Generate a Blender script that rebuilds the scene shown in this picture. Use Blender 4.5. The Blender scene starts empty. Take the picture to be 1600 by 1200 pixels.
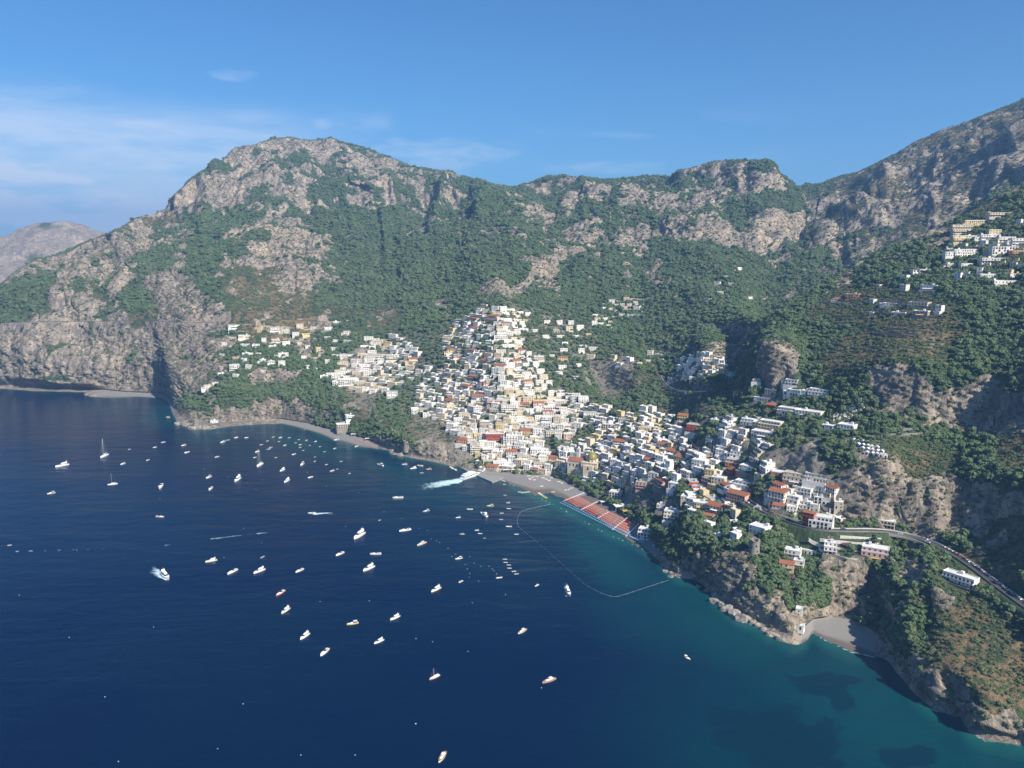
import bpy, bmesh, math, random
import numpy as np
from mathutils import Vector, Matrix
from mathutils.bvhtree import BVHTree
R = math.radians
rng = np.random.RandomState(7)
random.seed(7)
S = bpy.context.scene
COL = S.collection

# ------------------------------------------------------------------ camera, sky, sun, exposure
F = 1217.0
H0 = 300.0
PITCH = math.atan2(200.0, F)
SP, CP = math.sin(PITCH), math.cos(PITCH)
cam_d = bpy.data.cameras.new('camera')
cam = bpy.data.objects.new('camera', cam_d)
COL.objects.link(cam)
cam.location = (0, 0, H0)
cam.rotation_euler = (math.pi / 2 - PITCH, 0, 0)
cam_d.sensor_width = 36.0
cam_d.lens = 36.0 * F / 1600.0
cam_d.clip_start = 1.0
cam_d.clip_end = 60000.0
S.camera = cam

SUN_AZ = R(138)      # clockwise from the view direction (+Y)
SUN_EL = R(38)
world = bpy.data.worlds.new('World')
S.world = world
world.use_nodes = True
wn, wl = world.node_tree.nodes, world.node_tree.links
wn.clear()
sky = wn.new('ShaderNodeTexSky')
sky.sky_type = 'NISHITA'
sky.sun_disc = False
sky.sun_elevation = SUN_EL
sky.sun_rotation = SUN_AZ
sky.altitude = 300
sky.air_density = 1.0
sky.dust_density = 0.6
sky.ozone_density = 1.6
bg = wn.new('ShaderNodeBackground')
bg.inputs['Strength'].default_value = 0.071
out = wn.new('ShaderNodeOutputWorld')
# thin clouds: low cumulus bank on the left, faint cirrus veils
tc = wn.new('ShaderNodeTexCoord')
sep = wn.new('ShaderNodeSeparateXYZ')
wl.new(tc.outputs['Generated'], sep.inputs[0])
def wmath(op, a, b=None, c=None, clamp=False):
    n = wn.new('ShaderNodeMath'); n.operation = op; n.use_clamp = clamp
    for i, v in enumerate((a, b, c)):
        if v is None: continue
        if isinstance(v, (int, float)): n.inputs[i].default_value = v
        else: wl.new(v, n.inputs[i])
    return n.outputs[0]
def wsmooth(v, a, b, to0=0.0, to1=1.0):
    n = wn.new('ShaderNodeMapRange'); n.interpolation_type = 'SMOOTHSTEP'
    wl.new(v, n.inputs[0])
    n.inputs[1].default_value = a; n.inputs[2].default_value = b
    n.inputs[3].default_value = to0; n.inputs[4].default_value = to1
    return n.outputs[0]
az_t = wmath('ARCTAN2', sep.outputs[0], sep.outputs[1])
el_t = wmath('ARCSINE', sep.outputs[2])
cmb = wn.new('ShaderNodeCombineXYZ')
wl.new(wmath('MULTIPLY', az_t, 1.0), cmb.inputs[0])
wl.new(wmath('MULTIPLY', el_t, 4.5), cmb.inputs[1])
nz1 = wn.new('ShaderNodeTexNoise'); nz1.inputs['Scale'].default_value = 4.2; nz1.inputs['Detail'].default_value = 7; nz1.inputs['Roughness'].default_value = 0.52
nz1.inputs['Distortion'].default_value = 0.7
wl.new(cmb.outputs[0], nz1.inputs['Vector'])
nz2 = wn.new('ShaderNodeTexNoise'); nz2.inputs['Scale'].default_value = 10.0; nz2.inputs['Detail'].default_value = 8; nz2.inputs['Roughness'].default_value = 0.6
wl.new(cmb.outputs[0], nz2.inputs['Vector'])
nz3 = wn.new('ShaderNodeTexNoise'); nz3.inputs['Scale'].default_value = 26.0; nz3.inputs['Detail'].default_value = 7; nz3.inputs['Roughness'].default_value = 0.6
wl.new(cmb.outputs[0], nz3.inputs['Vector'])
veil = wmath('MULTIPLY', wsmooth(az_t, -0.12, -0.42), wmath('MULTIPLY', wsmooth(wmath('ADD', el_t, wmath('MULTIPLY', wmath('SUBTRACT', nz1.outputs['Fac'], 0.5), 0.10)), 0.195, 0.125), wsmooth(nz2.outputs['Fac'], 0.25, 0.62, 0.35, 1.0)))
cirr = wmath('MULTIPLY', wsmooth(el_t, 0.02, 0.08), wmath('MULTIPLY', wsmooth(el_t, 0.19, 0.11), wsmooth(nz1.outputs['Fac'], 0.52, 0.72)))
cirr = wmath('MULTIPLY', cirr, wsmooth(az_t, 0.42, 0.0))
cum = wmath('MULTIPLY', wsmooth(az_t, -0.34, -0.48), wmath('MULTIPLY', wsmooth(el_t, 0.075, 0.02), wsmooth(nz2.outputs['Fac'], 0.43, 0.56)))
fac = wmath('ADD', wmath('MULTIPLY', veil, 0.55), wmath('MULTIPLY', cirr, 0.5))
fac = wmath('ADD', fac, wmath('MULTIPLY', cum, 0.95), clamp=True)
for cx_, cy_, rx_, ry_, w_ in [(40,275,90,14,.5),(10,322,75,22,.85),(70,342,60,10,.6),(185,338,36,11,.7),(365,117,36,10,.22),(503,193,18,9,.22),(690,238,150,20,.28),(950,262,120,10,.22)]:
    a_c = math.atan2(cx_ - 800, F * CP + (600 - cy_) * SP); e_c = math.atan2(-F * SP + (600 - cy_) * CP, math.hypot(cx_ - 800, F * CP + (600 - cy_) * SP))
    da = wmath('DIVIDE', wmath('SUBTRACT', az_t, a_c), rx_ / 1500); de = wmath('DIVIDE', wmath('SUBTRACT', el_t, e_c), ry_ / 1300)
    dd = wmath('ADD', wmath('MULTIPLY', da, da), wmath('MULTIPLY', de, de))
    dd = wmath('ADD', dd, wmath('MULTIPLY', wmath('SUBTRACT', nz3.outputs['Fac'], 0.5), 4.2))
    fac = wmath('ADD', fac, wsmooth(dd, 1.5, -0.9, 0.0, w_ * 1.1))
fac = wmath('MINIMUM', fac, 0.78)
# haze near the horizon whitens the sky slightly
mixc = wn.new('ShaderNodeMix'); mixc.data_type = 'RGBA'
wl.new(fac, mixc.inputs[0])
sat = wn.new('ShaderNodeHueSaturation'); sat.inputs['Saturation'].default_value = 1.12
wl.new(sky.outputs[0], sat.inputs['Color'])
tint = wn.new('ShaderNodeMix'); tint.data_type = 'RGBA'; tint.blend_type = 'MULTIPLY'; tint.inputs[0].default_value = 1.0
wl.new(sat.outputs[0], tint.inputs[6]); tint.inputs[7].default_value = (0.43, 0.77, 1.05, 1)
wl.new(tint.outputs[2], mixc.inputs[6])
mixc.inputs[7].default_value = (8.6, 8.9, 9.4, 1)
wl.new(mixc.outputs[2], bg.inputs['Color'])
wl.new(bg.outputs[0], out.inputs['Surface'])

sun_d = bpy.data.lights.new('sun', 'SUN')
sun_d.energy = 5.0
sun_d.angle = R(0.5)
sun_d.color = (1.0, 0.93, 0.82)
sun = bpy.data.objects.new('sun', sun_d)
COL.objects.link(sun)
sv = Vector((math.sin(SUN_AZ) * math.cos(SUN_EL), math.cos(SUN_AZ) * math.cos(SUN_EL), math.sin(SUN_EL)))
sun.rotation_euler = (-sv).to_track_quat('-Z', 'Y').to_euler()
S.view_settings.view_transform = 'Standard'
S.view_settings.look = 'None'
S.view_settings.exposure = 0.82
S.view_settings.gamma = 1.0
S.view_settings.use_curve_mapping = False
S.cycles.max_bounces = 5
S.cycles.diffuse_bounces = 2
S.cycles.glossy_bounces = 2
S.cycles.volume_bounces = 0
S.cycles.transparent_max_bounces = 6
S.cycles.use_denoising = True

# ------------------------------------------------------------------ picture <-> place
def ray(px, py):
    """horizontal azimuth, tan(elevation) of the sight line through a point of the photograph"""
    px = np.asarray(px, float); py = np.asarray(py, float)
    x = px - 800.0; u = 600.0 - py
    y = F * CP + u * SP; z = -F * SP + u * CP
    h = np.sqrt(x * x + y * y)
    return np.arctan2(x, y), z / h
def project(x, y, z):
    x = np.asarray(x, float); dz = z - H0
    d = y * CP - dz * SP
    up = y * SP + dz * CP
    return 800 + F * x / d, 600 - F * up / d

# ------------------------------------------------------------------ noise
_perm = np.random.RandomState(3).permutation(4096).astype(np.int64)
_val = np.random.RandomState(4).rand(4096).astype(np.float32)
def vnoise(x, y, z):
    xi = np.floor(x).astype(np.int64); yi = np.floor(y).astype(np.int64); zi = np.floor(z).astype(np.int64)
    xf = (x - xi).astype(np.float32); yf = (y - yi).astype(np.float32); zf = (z - zi).astype(np.float32)
    xf = xf * xf * xf * (xf * (xf * 6 - 15) + 10); yf = yf * yf * yf * (yf * (yf * 6 - 15) + 10); zf = zf * zf * zf * (zf * (zf * 6 - 15) + 10)
    def h(a, b, c):
        return _val[_perm[(_perm[(_perm[a & 4095] + b) & 4095] + c) & 4095]]
    r = 0
    for i in (0, 1):
        wx = xf if i else 1 - xf
        for j in (0, 1):
            wy = yf if j else 1 - yf
            for k in (0, 1):
                wz = zf if k else 1 - zf
                r = r + h(xi + i, yi + j, zi + k) * wx * wy * wz
    return r * 2 - 1
def fbm(x, y, z, octs=4, lac=2.1, gain=0.5, ridged=False):
    a = 1.0; s = 0; t = 0
    for o in range(octs):
        n = vnoise(x + 17.3 * o, y - 9.1 * o, z + 5.7 * o)
        if ridged: n = 1 - 2 * np.abs(n)
        s = s + a * n; t += a
        x = x * lac; y = y * lac; z = z * lac; a *= gain
    return s / t
def sstep(v, a, b):
    t = np.clip((v - a) / (b - a), 0, 1)
    return t * t * (3 - 2 * t)
def gsm(a, sig, axis):
    n = int(sig * 3) + 1
    k = np.exp(-0.5 * (np.arange(-n, n + 1) / sig) ** 2); k /= k.sum()
    ap = np.pad(a, [(n, n) if i == axis else (0, 0) for i in range(a.ndim)], mode='edge')
    return np.apply_along_axis(lambda v: np.convolve(v, k, 'valid'), axis, ap)

# ------------------------------------------------------------------ terrain
NA = 900
AZ = np.linspace(R(-43), R(44), NA)
SHORE = [(-400,592),(-200,600),(0,607),(50,611),(100,612),(133,613),(140,620),(175,622),(215,620),(250,622),(262,628),(270,650),(278,662),(300,672),(330,671),(360,666),(400,663),(440,662),(480,672),(520,687),(560,698),(585,701),(605,703),(612,710),(640,715),(670,720),(700,727),(715,730),(735,740),(765,750),(785,750),(800,757),(835,775),(870,790),(900,808),(950,835),(1000,855),(1020,868),(1045,895),(1060,903),(1085,905),(1100,915),(1115,935),(1150,965),(1200,990),(1230,1005),(1245,1008),(1262,1000),(1270,988),(1290,1000),(1330,1018),(1380,1028),(1390,1035),(1400,1050),(1430,1085),(1460,1110),(1500,1120),(1515,1145),(1540,1157),(1600,1165),(1700,1210),(1900,1290)]
TOE = [(-400,589),(-200,597),(0,603),(130,607),(200,613),(250,615),(262,621),(275,640),(285,652),(300,662),(400,656),(440,655),(480,661),(520,672),(560,682),(590,692),(605,699),(640,711),(700,722),(735,733),(750,737),(780,738),(830,742),(860,742),(880,750),(900,761),(950,788),(985,812),(1000,830),(1020,850),(1045,880),(1060,895),(1085,898),(1100,905),(1150,950),(1200,978),(1240,995),(1262,975),(1270,968),(1300,965),(1330,970),(1360,985),(1380,1002),(1392,1022),(1430,1075),(1460,1100),(1500,1112),(1540,1145),(1600,1155),(1700,1200),(1900,1280)]
def zr(px, py, z):
    return (H0 - z) / -ray(px, py)[1]
ROWS = [
 [(a, b, float(zr(a, b, 0.0))) for a, b in SHORE],
 [(a, b, float(zr(a, b, 3.0))) for a, b in TOE],
 [(-400,540,2700),(-260,540,2500),(0,545,2180),(60,550,2080),(130,575,1990),(200,565,1915),(250,560,1862),(264,562,1835),(280,585,1660),(300,610,1525),(350,610,1480),(400,620,1500),(440,620,1480),(500,635,1420),(550,650,1330),(600,660,1270),(650,683,1165),(700,697,1130),(740,700,1110),(780,715,1090),(830,722,1060),(870,735,1030),(910,750,995),(950,770,945),(985,790,900),(1000,800,870),(1030,830,790),(1060,860,740),(1090,865,722),(1120,880,700),(1160,910,665),(1200,935,645),(1235,965,628),(1262,940,660),(1290,890,688),(1340,880,700),(1385,885,705),(1396,950,655),(1430,990,610),(1460,1030,577),(1500,1050,561),(1540,1075,553),(1570,1110,548),(1600,1125,547),(1700,1170,535),(1900,1240,515)],
 [(-400,500,2800),(-260,500,2550),(0,505,2260),(100,505,2160),(200,500,2030),(255,525,1900),(300,560,1670),(350,570,1610),(400,580,1570),(500,590,1520),(600,620,1370),(650,640,1290),(700,650,1230),(780,660,1150),(850,680,1110),(900,700,1060),(950,720,1000),(1000,740,920),(1050,770,850),(1100,800,790),(1150,820,750),(1200,840,710),(1250,840,730),(1300,840,730),(1340,845,730),(1380,850,725),(1410,870,712),(1440,900,672),(1470,920,657),(1500,950,640),(1550,985,618),(1600,1020,605),(1700,1070,590),(1900,1160,565)],
 [(-400,480,2900),(-260,480,2620),(0,480,2350),(100,470,2240),(200,470,2120),(300,520,1760),(400,545,1650),(500,550,1620),(600,585,1490),(700,600,1340),(780,600,1230),(850,630,1200),(900,650,1160),(950,680,1070),(1000,690,1000),(1050,720,930),(1100,740,860),(1150,760,830),(1200,755,795),(1250,765,785),(1300,790,770),(1350,815,755),(1385,822,752),(1400,835,748),(1430,850,742),(1470,860,724),(1500,872,712),(1550,908,680),(1600,940,650),(1700,995,627),(1900,1095,595)],
 [(-400,440,3100),(-260,440,2800),(0,465,2480),(100,440,2330),(200,440,2250),(300,480,1860),(400,500,1750),(500,510,1720),(600,540,1600),(700,550,1440),(780,550,1330),(850,590,1290),(900,610,1250),(950,640,1150),(1000,660,1060),(1050,690,980),(1100,690,920),(1150,710,880),(1200,700,850),(1250,700,830),(1300,700,812),(1350,703,800),(1385,725,776),(1410,735,790),(1440,745,800),(1500,745,803),(1550,740,790),(1600,750,772),(1700,760,752),(1900,780,735)],
 [(-400,435,3200),(-260,430,2900),(0,455,2550),(100,425,2500),(200,420,2400),(300,440,1980),(400,460,1900),(500,470,1850),(600,500,1720),(700,505,1560),(780,500,1450),(850,540,1420),(900,560,1380),(950,590,1320),(1000,610,1230),(1050,630,1130),(1100,640,1000),(1150,650,960),(1190,640,960),(1225,640,935),(1270,640,925),(1320,650,900),(1380,645,890),(1440,650,885),(1500,680,880),(1550,675,875),(1600,670,855),(1700,660,840),(1900,650,820)],
 [(-400,430,3300),(-260,425,3000),(0,452,2580),(100,410,2650),(200,400,2500),(300,400,2250),(400,420,2080),(500,430,2050),(600,460,1880),(700,470,1720),(780,470,1560),(850,490,1560),(900,500,1560),(950,520,1520),(1000,550,1400),(1050,560,1340),(1100,580,1130),(1150,590,1080),(1190,545,1000),(1215,540,985),(1260,590,970),(1300,570,965),(1350,570,935),(1400,570,915),(1440,570,910),(1480,600,905),(1550,600,903),(1600,590,890),(1700,570,870),(1900,540,850)],
 [(-400,428,3350),(0,450,2600),(100,405,2750),(200,380,2600),(300,370,2420),(400,380,2300),(500,390,2250),(600,420,2100),(700,420,1950),(780,430,1720),(850,440,1760),(900,450,1760),(1000,490,1620),(1100,510,1400),(1150,530,1300),(1190,520,1140),(1240,520,1120),(1300,500,1130),(1400,500,1030),(1500,490,1010),(1600,480,1020),(1700,450,1010),(1900,400,1000)],
 [(-400,426,3400),(0,449,2620),(100,402,2800),(200,365,2700),(300,330,2650),(400,345,2600),(500,350,2550),(600,380,2350),(700,380,2150),(800,395,1850),(900,410,1900),(1000,440,1800),(1100,460,1560),(1150,490,1420),(1188,506,1175),(1215,490,1190),(1240,476,1220),(1300,438,1280),(1350,410,1310),(1400,385,1340),(1450,362,1360),(1500,343,1380),(1550,315,1420),(1600,290,1450),(1700,240,1500),(1900,150,1600)],
 [(-400,425,3420),(0,448.5,2640),(100,401,2850),(200,358,2780),(300,310,2780),(400,310,2800),(500,320,2750),(600,350,2550),(700,355,2350),(800,370,1980),(900,385,2050),(1000,415,1920),(1100,440,1680),(1150,475,1500),(1190,522,1280),(1300,475,1460),(1400,425,1560),(1500,385,1600),(1600,335,1700),(1700,290,1800),(1900,220,1900)],
 [(-400,424,3440),(0,448.2,2660),(100,400,2900),(200,352,2830),(300,295,2870),(400,280,2950),(500,295,2900),(600,320,2750),(700,330,2550),(800,345,2150),(900,355,2200),(1000,385,2050),(1100,400,1850),(1150,440,1620),(1190,500,1480),(1215,485,1560),(1300,437,1700),(1400,390,1850),(1500,350,1950),(1600,298,2000),(1700,250,2050),(1900,180,2100)],
 [(-400,423,3460),(0,447.8,2680),(100,399,2950),(200,350,2860),(300,285,2920),(400,250,3100),(500,265,3050),(600,290,2950),(700,305,2850),(800,325,2400),(900,330,2420),(1000,350,2200),(1100,350,2050),(1200,400,1950),(1300,390,2050),(1400,340,2150),(1500,290,2200),(1600,245,2250),(1700,200,2300),(1900,120,2400)],
 [(-400,422,3480),(0,447.4,2690),(100,398,3000),(200,348,2880),(300,282,2950),(400,230,3250),(500,235,3250),(600,265,3150),(700,285,3050),(800,305,2700),(900,300,2650),(1000,310,2450),(1100,300,2350),(1200,300,2300),(1250,330,2400),(1300,320,2500),(1400,280,2500),(1500,235,2550),(1600,195,2600),(1700,150,2650),(1900,70,2700)],
 [(-400,421,3500),(-200,440,3000),(0,447,2700),(25,425,2780),(60,405,2900),(100,397,3010),(140,377,2950),(175,365,2920),(212,342,2900),(237,335,2900),(262,325,2920),(267,310,2940),(300,280,2980),(325,267,3050),(332,250,3080),(345,255,3150),(367,230,3250),(400,226,3350),(427,215,3400),(450,214,3430),(475,219,3430),(495,220,3430),(517,215,3430),(532,224,3400),(562,229,3350),(617,249,3300),(650,261,3250),(675,267,3200),(700,267,3200),(737,280,3150),(775,292,3050),(800,295,2950),(830,287,2900),(860,276,2800),(882,275,2800),(940,283,2750),(962,283,2750),(1010,276,2700),(1050,275,2650),(1065,266,2600),(1112,252,2550),(1200,253,2480),(1210,258,2480),(1218,275,2500),(1232,283,2550),(1247,295,2700),(1262,290,2800),(1295,285,2850),(1337,272,2850),(1407,237,2850),(1425,225,2850),(1472,202,2850),(1512,190,2900),(1600,158,2950),(1700,115,3000),(1900,40,3000)],
]
NS = [12, 62, 62, 62, 62, 60, 62, 66, 66, 40, 40, 52, 46, 34]
HID = {9, 10}       # segments that run down behind the near crest
pxc = 800 + 1180 * np.tan(AZ)      # rough picture column of an azimuth
rowR, rowE = [], []
for row in ROWS:
    a = np.array(row, float)
    az, te = ray(a[:, 0], a[:, 1])
    o = np.argsort(az)
    rowR.append(np.interp(AZ, az[o], a[o, 2])); rowE.append(np.interp(AZ, az[o], te[o]))
rowR = np.array(rowR); rowE = np.array(rowE)
for k in range(2, 14):
    rowR[k] = gsm(rowR[k], 5 if k < 8 else 8, 0); rowE[k] = gsm(rowE[k], 4, 0)
for k in range(1, 10): rowR[k] = np.maximum(rowR[k], rowR[k - 1] + 3)
for k in range(11, 15): rowR[k] = np.maximum(rowR[k], rowR[k - 1] + 3)
wl_ = sstep(pxc, 430, 360)
for k in range(2, 9): rowR[k] = rowR[k] * (1 - wl_) + gsm(rowR[k], 17, 0) * wl_
for k in range(1, 10): rowR[k] = np.maximum(rowR[k], rowR[k - 1] + 3)
for k in (9,10,11,12,13):
    rowE[k] = np.minimum(rowE[k], rowE[14] - 0.0006 * (14 - k))

# cliffs and bare rock: (cx, cy, rx, ry, turn in degrees, strength), in photograph pixels
ROCKS = [
 (455,235,95,20,4,.9),(325,300,52,32,-35,.85),(375,285,55,40,0,.6),(430,310,95,22,0,.85),(570,325,40,24,20,.95),(480,290,45,28,0,.6),
 (598,268,38,20,20,.8),(640,278,42,17,20,.85),(700,298,35,13,10,.7),(655,312,28,9,10,.6),(485,350,24,9,-10,.9),(400,390,75,50,0,.55),(450,420,26,55,20,.6),
 (505,440,22,30,20,.55),(532,460,26,8,0,.8),(735,362,14,24,20,.5),(665,352,25,10,20,.4),
 (170,420,80,45,-20,.75),(250,400,60,45,-20,.55),(200,450,100,60,0,.8),(110,545,130,60,0,.85),(255,560,110,65,0,.95),(30,560,70,50,0,.85),(325,520,40,50,0,.85),
 (130,480,110,55,0,.8),(70,440,28,60,0,.7),(250,520,60,40,0,.8),(215,345,40,14,-20,.6),
 (420,590,50,20,-10,.8),(490,535,34,30,0,.9),(365,650,34,14,0,.75),(430,642,40,14,0,.6),(560,572,30,24,0,.7),(500,640,60,14,0,.5),(440,540,20,14,0,.3),
 (650,705,60,16,8,.9),(722,708,32,20,10,.9),(606,700,20,14,0,.8),(585,690,16,8,0,.7),
 (915,325,34,22,0,.95),(850,352,44,14,-15,.5),(840,428,85,16,-22,.98),(895,405,30,14,-20,.7),(860,385,30,12,10,.5),(1018,415,28,23,0,.95),(985,392,34,16,-32,.85),
 (1120,372,92,20,5,.97),(1232,350,42,20,0,.97),(1200,372,60,20,0,.9),(1030,325,50,16,0,.7),(1095,320,60,16,0,.6),(1130,268,55,26,0,.8),(1185,298,50,18,0,.75),(1210,270,26,18,0,.6),(1240,300,16,9,0,.8),
 (1000,355,40,10,20,.6),(962,590,50,22,5,1.0),(1070,450,10,22,0,.7),(1045,442,20,8,0,.6),(1160,522,36,14,10,.85),(1130,560,42,26,0,.85),(700,480,18,14,0,.8),(655,480,20,14,0,.5),
 (970,480,20,12,0,.3),(1290,385,10,20,30,.8),(1250,440,40,6,-45,.6),
 (1375,352,50,12,-12,.75),(1335,392,28,30,0,.85),(1400,328,22,16,0,.7),(1480,290,120,50,-20,.35),(1590,250,22,40,0,.7),(1430,300,60,20,-20,.45),
 (1212,572,28,50,0,.95),(1400,605,50,44,0,1.0),(1532,632,85,38,0,.95),(1455,630,30,40,0,.8),(1285,600,20,14,0,.2),
 (1325,760,105,50,8,1.0),(1240,722,40,22,0,.85),(1530,790,95,50,0,.95),(1450,800,40,50,0,.9),(1140,702,32,24,0,.85),
 (1130,905,52,40,20,.95),(1090,878,30,26,0,.95),(1180,955,64,30,30,.95),(1240,990,32,24,0,.95),(1340,920,56,48,0,.98),(1425,930,44,56,0,.75),(1265,960,26,20,0,.6),
 (1440,1062,64,22,42,.9),(1550,1136,80,24,12,.95),(1010,775,30,36,0,.9),(1048,785,26,40,0,.9),(1075,845,36,24,0,.75),(1070,880,26,24,0,.8),(980,750,12,20,0,.7),
]
GREENS = [(328,395,34,50,25,.95),(95,475,16,45,5,.9),(225,485,24,32,0,.95),(160,475,30,14,20,.5),(250,420,34,22,0,.8),(345,265,12,34,-20,.9),(450,265,60,8,5,.6),
 (470,320,30,10,20,.5),(600,420,110,70,30,.5),(180,560,50,12,0,.5),(30,490,50,40,0,.9),(1365,940,14,24,0,1.0),(1450,690,90,34,0,.9),(395,345,60,16,-20,.7),(60,470,10,10,0,.2),(200,345,60,6,-20,.2)]
def ell(px, py, lst, soft=0.35):
    m = np.zeros_like(px)
    for cx, cy, rx, ry, t, s in lst:
        c, q = math.cos(R(t)), math.sin(R(t))
        dx = px - cx; dy = py - cy
        u = (dx * c + dy * q) / rx; v = (-dx * q + dy * c) / ry
        d = np.sqrt(u * u + v * v)
        m = np.maximum(m, s * sstep(d, 1 + soft, 1 - soft))
    return m

Rg, Zg = [], []
for k in range(14):
    n = NS[k]
    t = np.linspace(0, 1, n, endpoint=False)[None, :]
    e = rowE[k][:, None] * (1 - t) + rowE[k + 1][:, None] * t
    if k in HID:
        z0 = H0 + rowR[k] * rowE[k]; z1 = H0 + rowR[k + 1] * rowE[k + 1]
        r = rowR[k][:, None] * (1 - t) + rowR[k + 1][:, None] * t
        z = z0[:, None] * (1 - t) + z1[:, None] * t
        mk = sstep(pxc, 1165, 1195)[:, None]
        z = z * mk + (H0 + r * e) * (1 - mk)
    else:
        rr = rowR[k][:, None] * (1 - t) + rowR[k + 1][:, None] * t
        x = rr * np.sin(AZ)[:, None]; y = rr * np.cos(AZ)[:, None]
        px, py = project(x, y, H0 + rr * e)
        w = 1.06 - 0.92 * ell(px, py, ROCKS, 0.3) * (1 - ell(px, py, GREENS))
        if k == 0: w = np.ones_like(w)
        cw = np.cumsum(w, axis=1); cw = np.concatenate([np.zeros((NA, 1)), cw], axis=1)
        cw = (cw / cw[:, -1:])[:, :-1]
        mixw = 0.85
        tt = cw * mixw + t * (1 - mixw)
        r = rowR[k][:, None] * (1 - tt) + rowR[k + 1][:, None] * tt
        z = H0 + r * e
    Rg.append(r); Zg.append(z)
rs = rowR[14]; zs = H0 + rs * rowE[14]
for i, (dr, dz) in enumerate(((0, 0), (25, -4), (70, -22), (160, -60), (330, -130), (700, -260), (1400, -420))):
    Rg.append((rs + dr)[:, None]); Zg.append(np.maximum(zs + dz, 20)[:, None])
pre_r = rowR[0][:, None] + np.array([[-60, -25, -10, -3.0]]); pre_z = np.array([[-30, -12, -4.5, -1.2]]) + np.zeros((NA, 1))
Rg = np.concatenate([pre_r] + Rg, axis=1); Zg = np.concatenate([pre_z] + Zg, axis=1)
NRW = Rg.shape[1]
# round off creases between the traced lines
K0 = 4 + NS[0]
Kh = 4 + sum(NS[:9]); Kh2 = 4 + sum(NS[:11])
rs_ = gsm(Rg, 4.0, 1); zs_ = gsm(Zg, 4.0, 1)
wt = np.zeros(NRW); wt[K0 + 6:Kh - 5] = 1; wt[Kh2 + 4:4 + sum(NS) - 4] = 1
wt = gsm(wt[None, :], 3.0, 1)[0][None, :]
Rg = Rg * (1 - wt) + rs_ * wt; Zg = Zg * (1 - wt) + zs_ * wt
X = Rg * np.sin(AZ)[:, None]; Y = Rg * np.cos(AZ)[:, None]; Z = Zg.copy()
PX, PY = project(X, Y, Z)
# wobble the masks so their outlines are ragged
s1 = 1.0 / (0.028 * Rg.clip(500, 4000))
wx = fbm(X * s1, Y * s1, Z * s1 * 1.0, 4) ; wy = fbm(X * s1 + 50, Y * s1 - 30, Z * s1 + 9, 4)
rag = np.clip(1 + 1.5 * fbm(X / 45, Y / 45, Z / 60, 3), .2, 2)
rock = ell(PX + 40 * wx, PY + 30 * wy, ROCKS, 0.42)
green = ell(PX + 20 * wx, PY + 16 * wy, GREENS, 0.3)
rock = rock * (1 - green)
mfar_ = sstep(Rg, 1500, 2600)
nf = fbm(X / 22, Y / 22, Z / 34, 4)
nc = fbm(X / 90, Y / 90, Z / 70, 4)
far = sstep(Rg, 900, 2600)
nmix = nf * (1 - far) + (0.5 * nf + 0.8 * nc) * far
rock = np.clip(sstep(rock * rag * .9 + 0.85 * nmix, 0.34, 0.55), 0, 1) * (rock > 0.04)
rock = np.maximum(rock, sstep(nmix + .12 * mfar_, 0.34, 0.46) * 0.9 * (Rg > 1200) * (1 - green))
kq = np.arange(NRW)[None, :].astype(float)
beachy = (sstep(pxc, 432, 445) * sstep(pxc, 600, 590) + sstep(pxc, 735, 755) * sstep(pxc, 1000, 980) + sstep(pxc, 1262, 1270) * sstep(pxc, 1398, 1388))[:, None]
rock = np.maximum(rock, sstep(kq, K0 - 14, K0 - 11) * sstep(kq + 14 * nf, K0 + 22, K0 + 12) * (1 - beachy))
# relief
onland = sstep(np.arange(NRW)[None, :].astype(float), K0 - 4, K0 + 20) * np.ones_like(Rg)
dist_sky = np.abs(np.arange(NRW) - (4 + sum(NS)))[None, :]
nearsky = sstep(dist_sky.astype(float), 0, 30) * 0.85 + 0.15
big = fbm(X / 260, Y / 260, Z / 400, 3, ridged=True)
arc = np.arctan2(X, Y) * 2600
spur = fbm((arc + 60 * wx) / 150, Rg / 900, Z / 420, 4, ridged=True) * (sstep(dist_sky.astype(float), 4, 75) * .97 + .03)
spr = fbm((arc + 60 * wx) / 95 + Z / 300, Rg / 500, Z / 240, 4, ridged=True)
crz = ell(PX, PY, [(150,450,230,150,0,1),(430,280,150,80,0,1),(440,410,90,60,0,.75),(900,340,110,50,0,.55),(1120,320,170,70,0,.72),(1430,300,210,100,-20,.42),(650,290,90,40,0,.7),(930,430,110,50,0,.45)], .4)
rock = np.maximum(rock, sstep(spr * .8 + .45 * nf + .35 * nc + .55 * (crz - 1), .06, .26) * (crz > .05) * (1 - .9 * green))
mid = fbm(X / 70, Y / 70, Z / 90, 4, ridged=True)
fine = fbm(X / 18, Y / 18, Z / 26, 4, ridged=True)
mfar = sstep(Rg, 1500, 2600)
def worley(x, y, z):
    xi = np.floor(x).astype(np.int64); yi = np.floor(y).astype(np.int64); zi = np.floor(z).astype(np.int64)
    f1 = np.full(x.shape, 9.0, np.float32); f2 = f1.copy()
    for i in (-1, 0, 1):
        for j in (-1, 0, 1):
            for k in (-1, 0, 1):
                a = xi + i; b_ = yi + j; c = zi + k
                h = _perm[(_perm[(_perm[a & 4095] + b_) & 4095] + c) & 4095]
                dx = a + _val[h] - x; dy = b_ + _val[(h * 7 + 13) & 4095] - y; dz = c + _val[(h * 31 + 71) & 4095] - z
                d = np.sqrt(dx * dx + dy * dy + dz * dz).astype(np.float32)
                m = d < f1; f2 = np.where(m, f1, np.minimum(f2, d)); f1 = np.where(m, d, f1)
    return f1, f2
wsx = 6 * fbm(X / 12, Y / 12, Z / 12, 2)
ca1, ca2 = worley((X + wsx) / 20, (Y + wsx) / 20, Z / 38); cb1, cb2 = worley((X - wsx) / 8, (Y + wsx) / 8, (Z + .35 * X) / 9)
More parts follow.
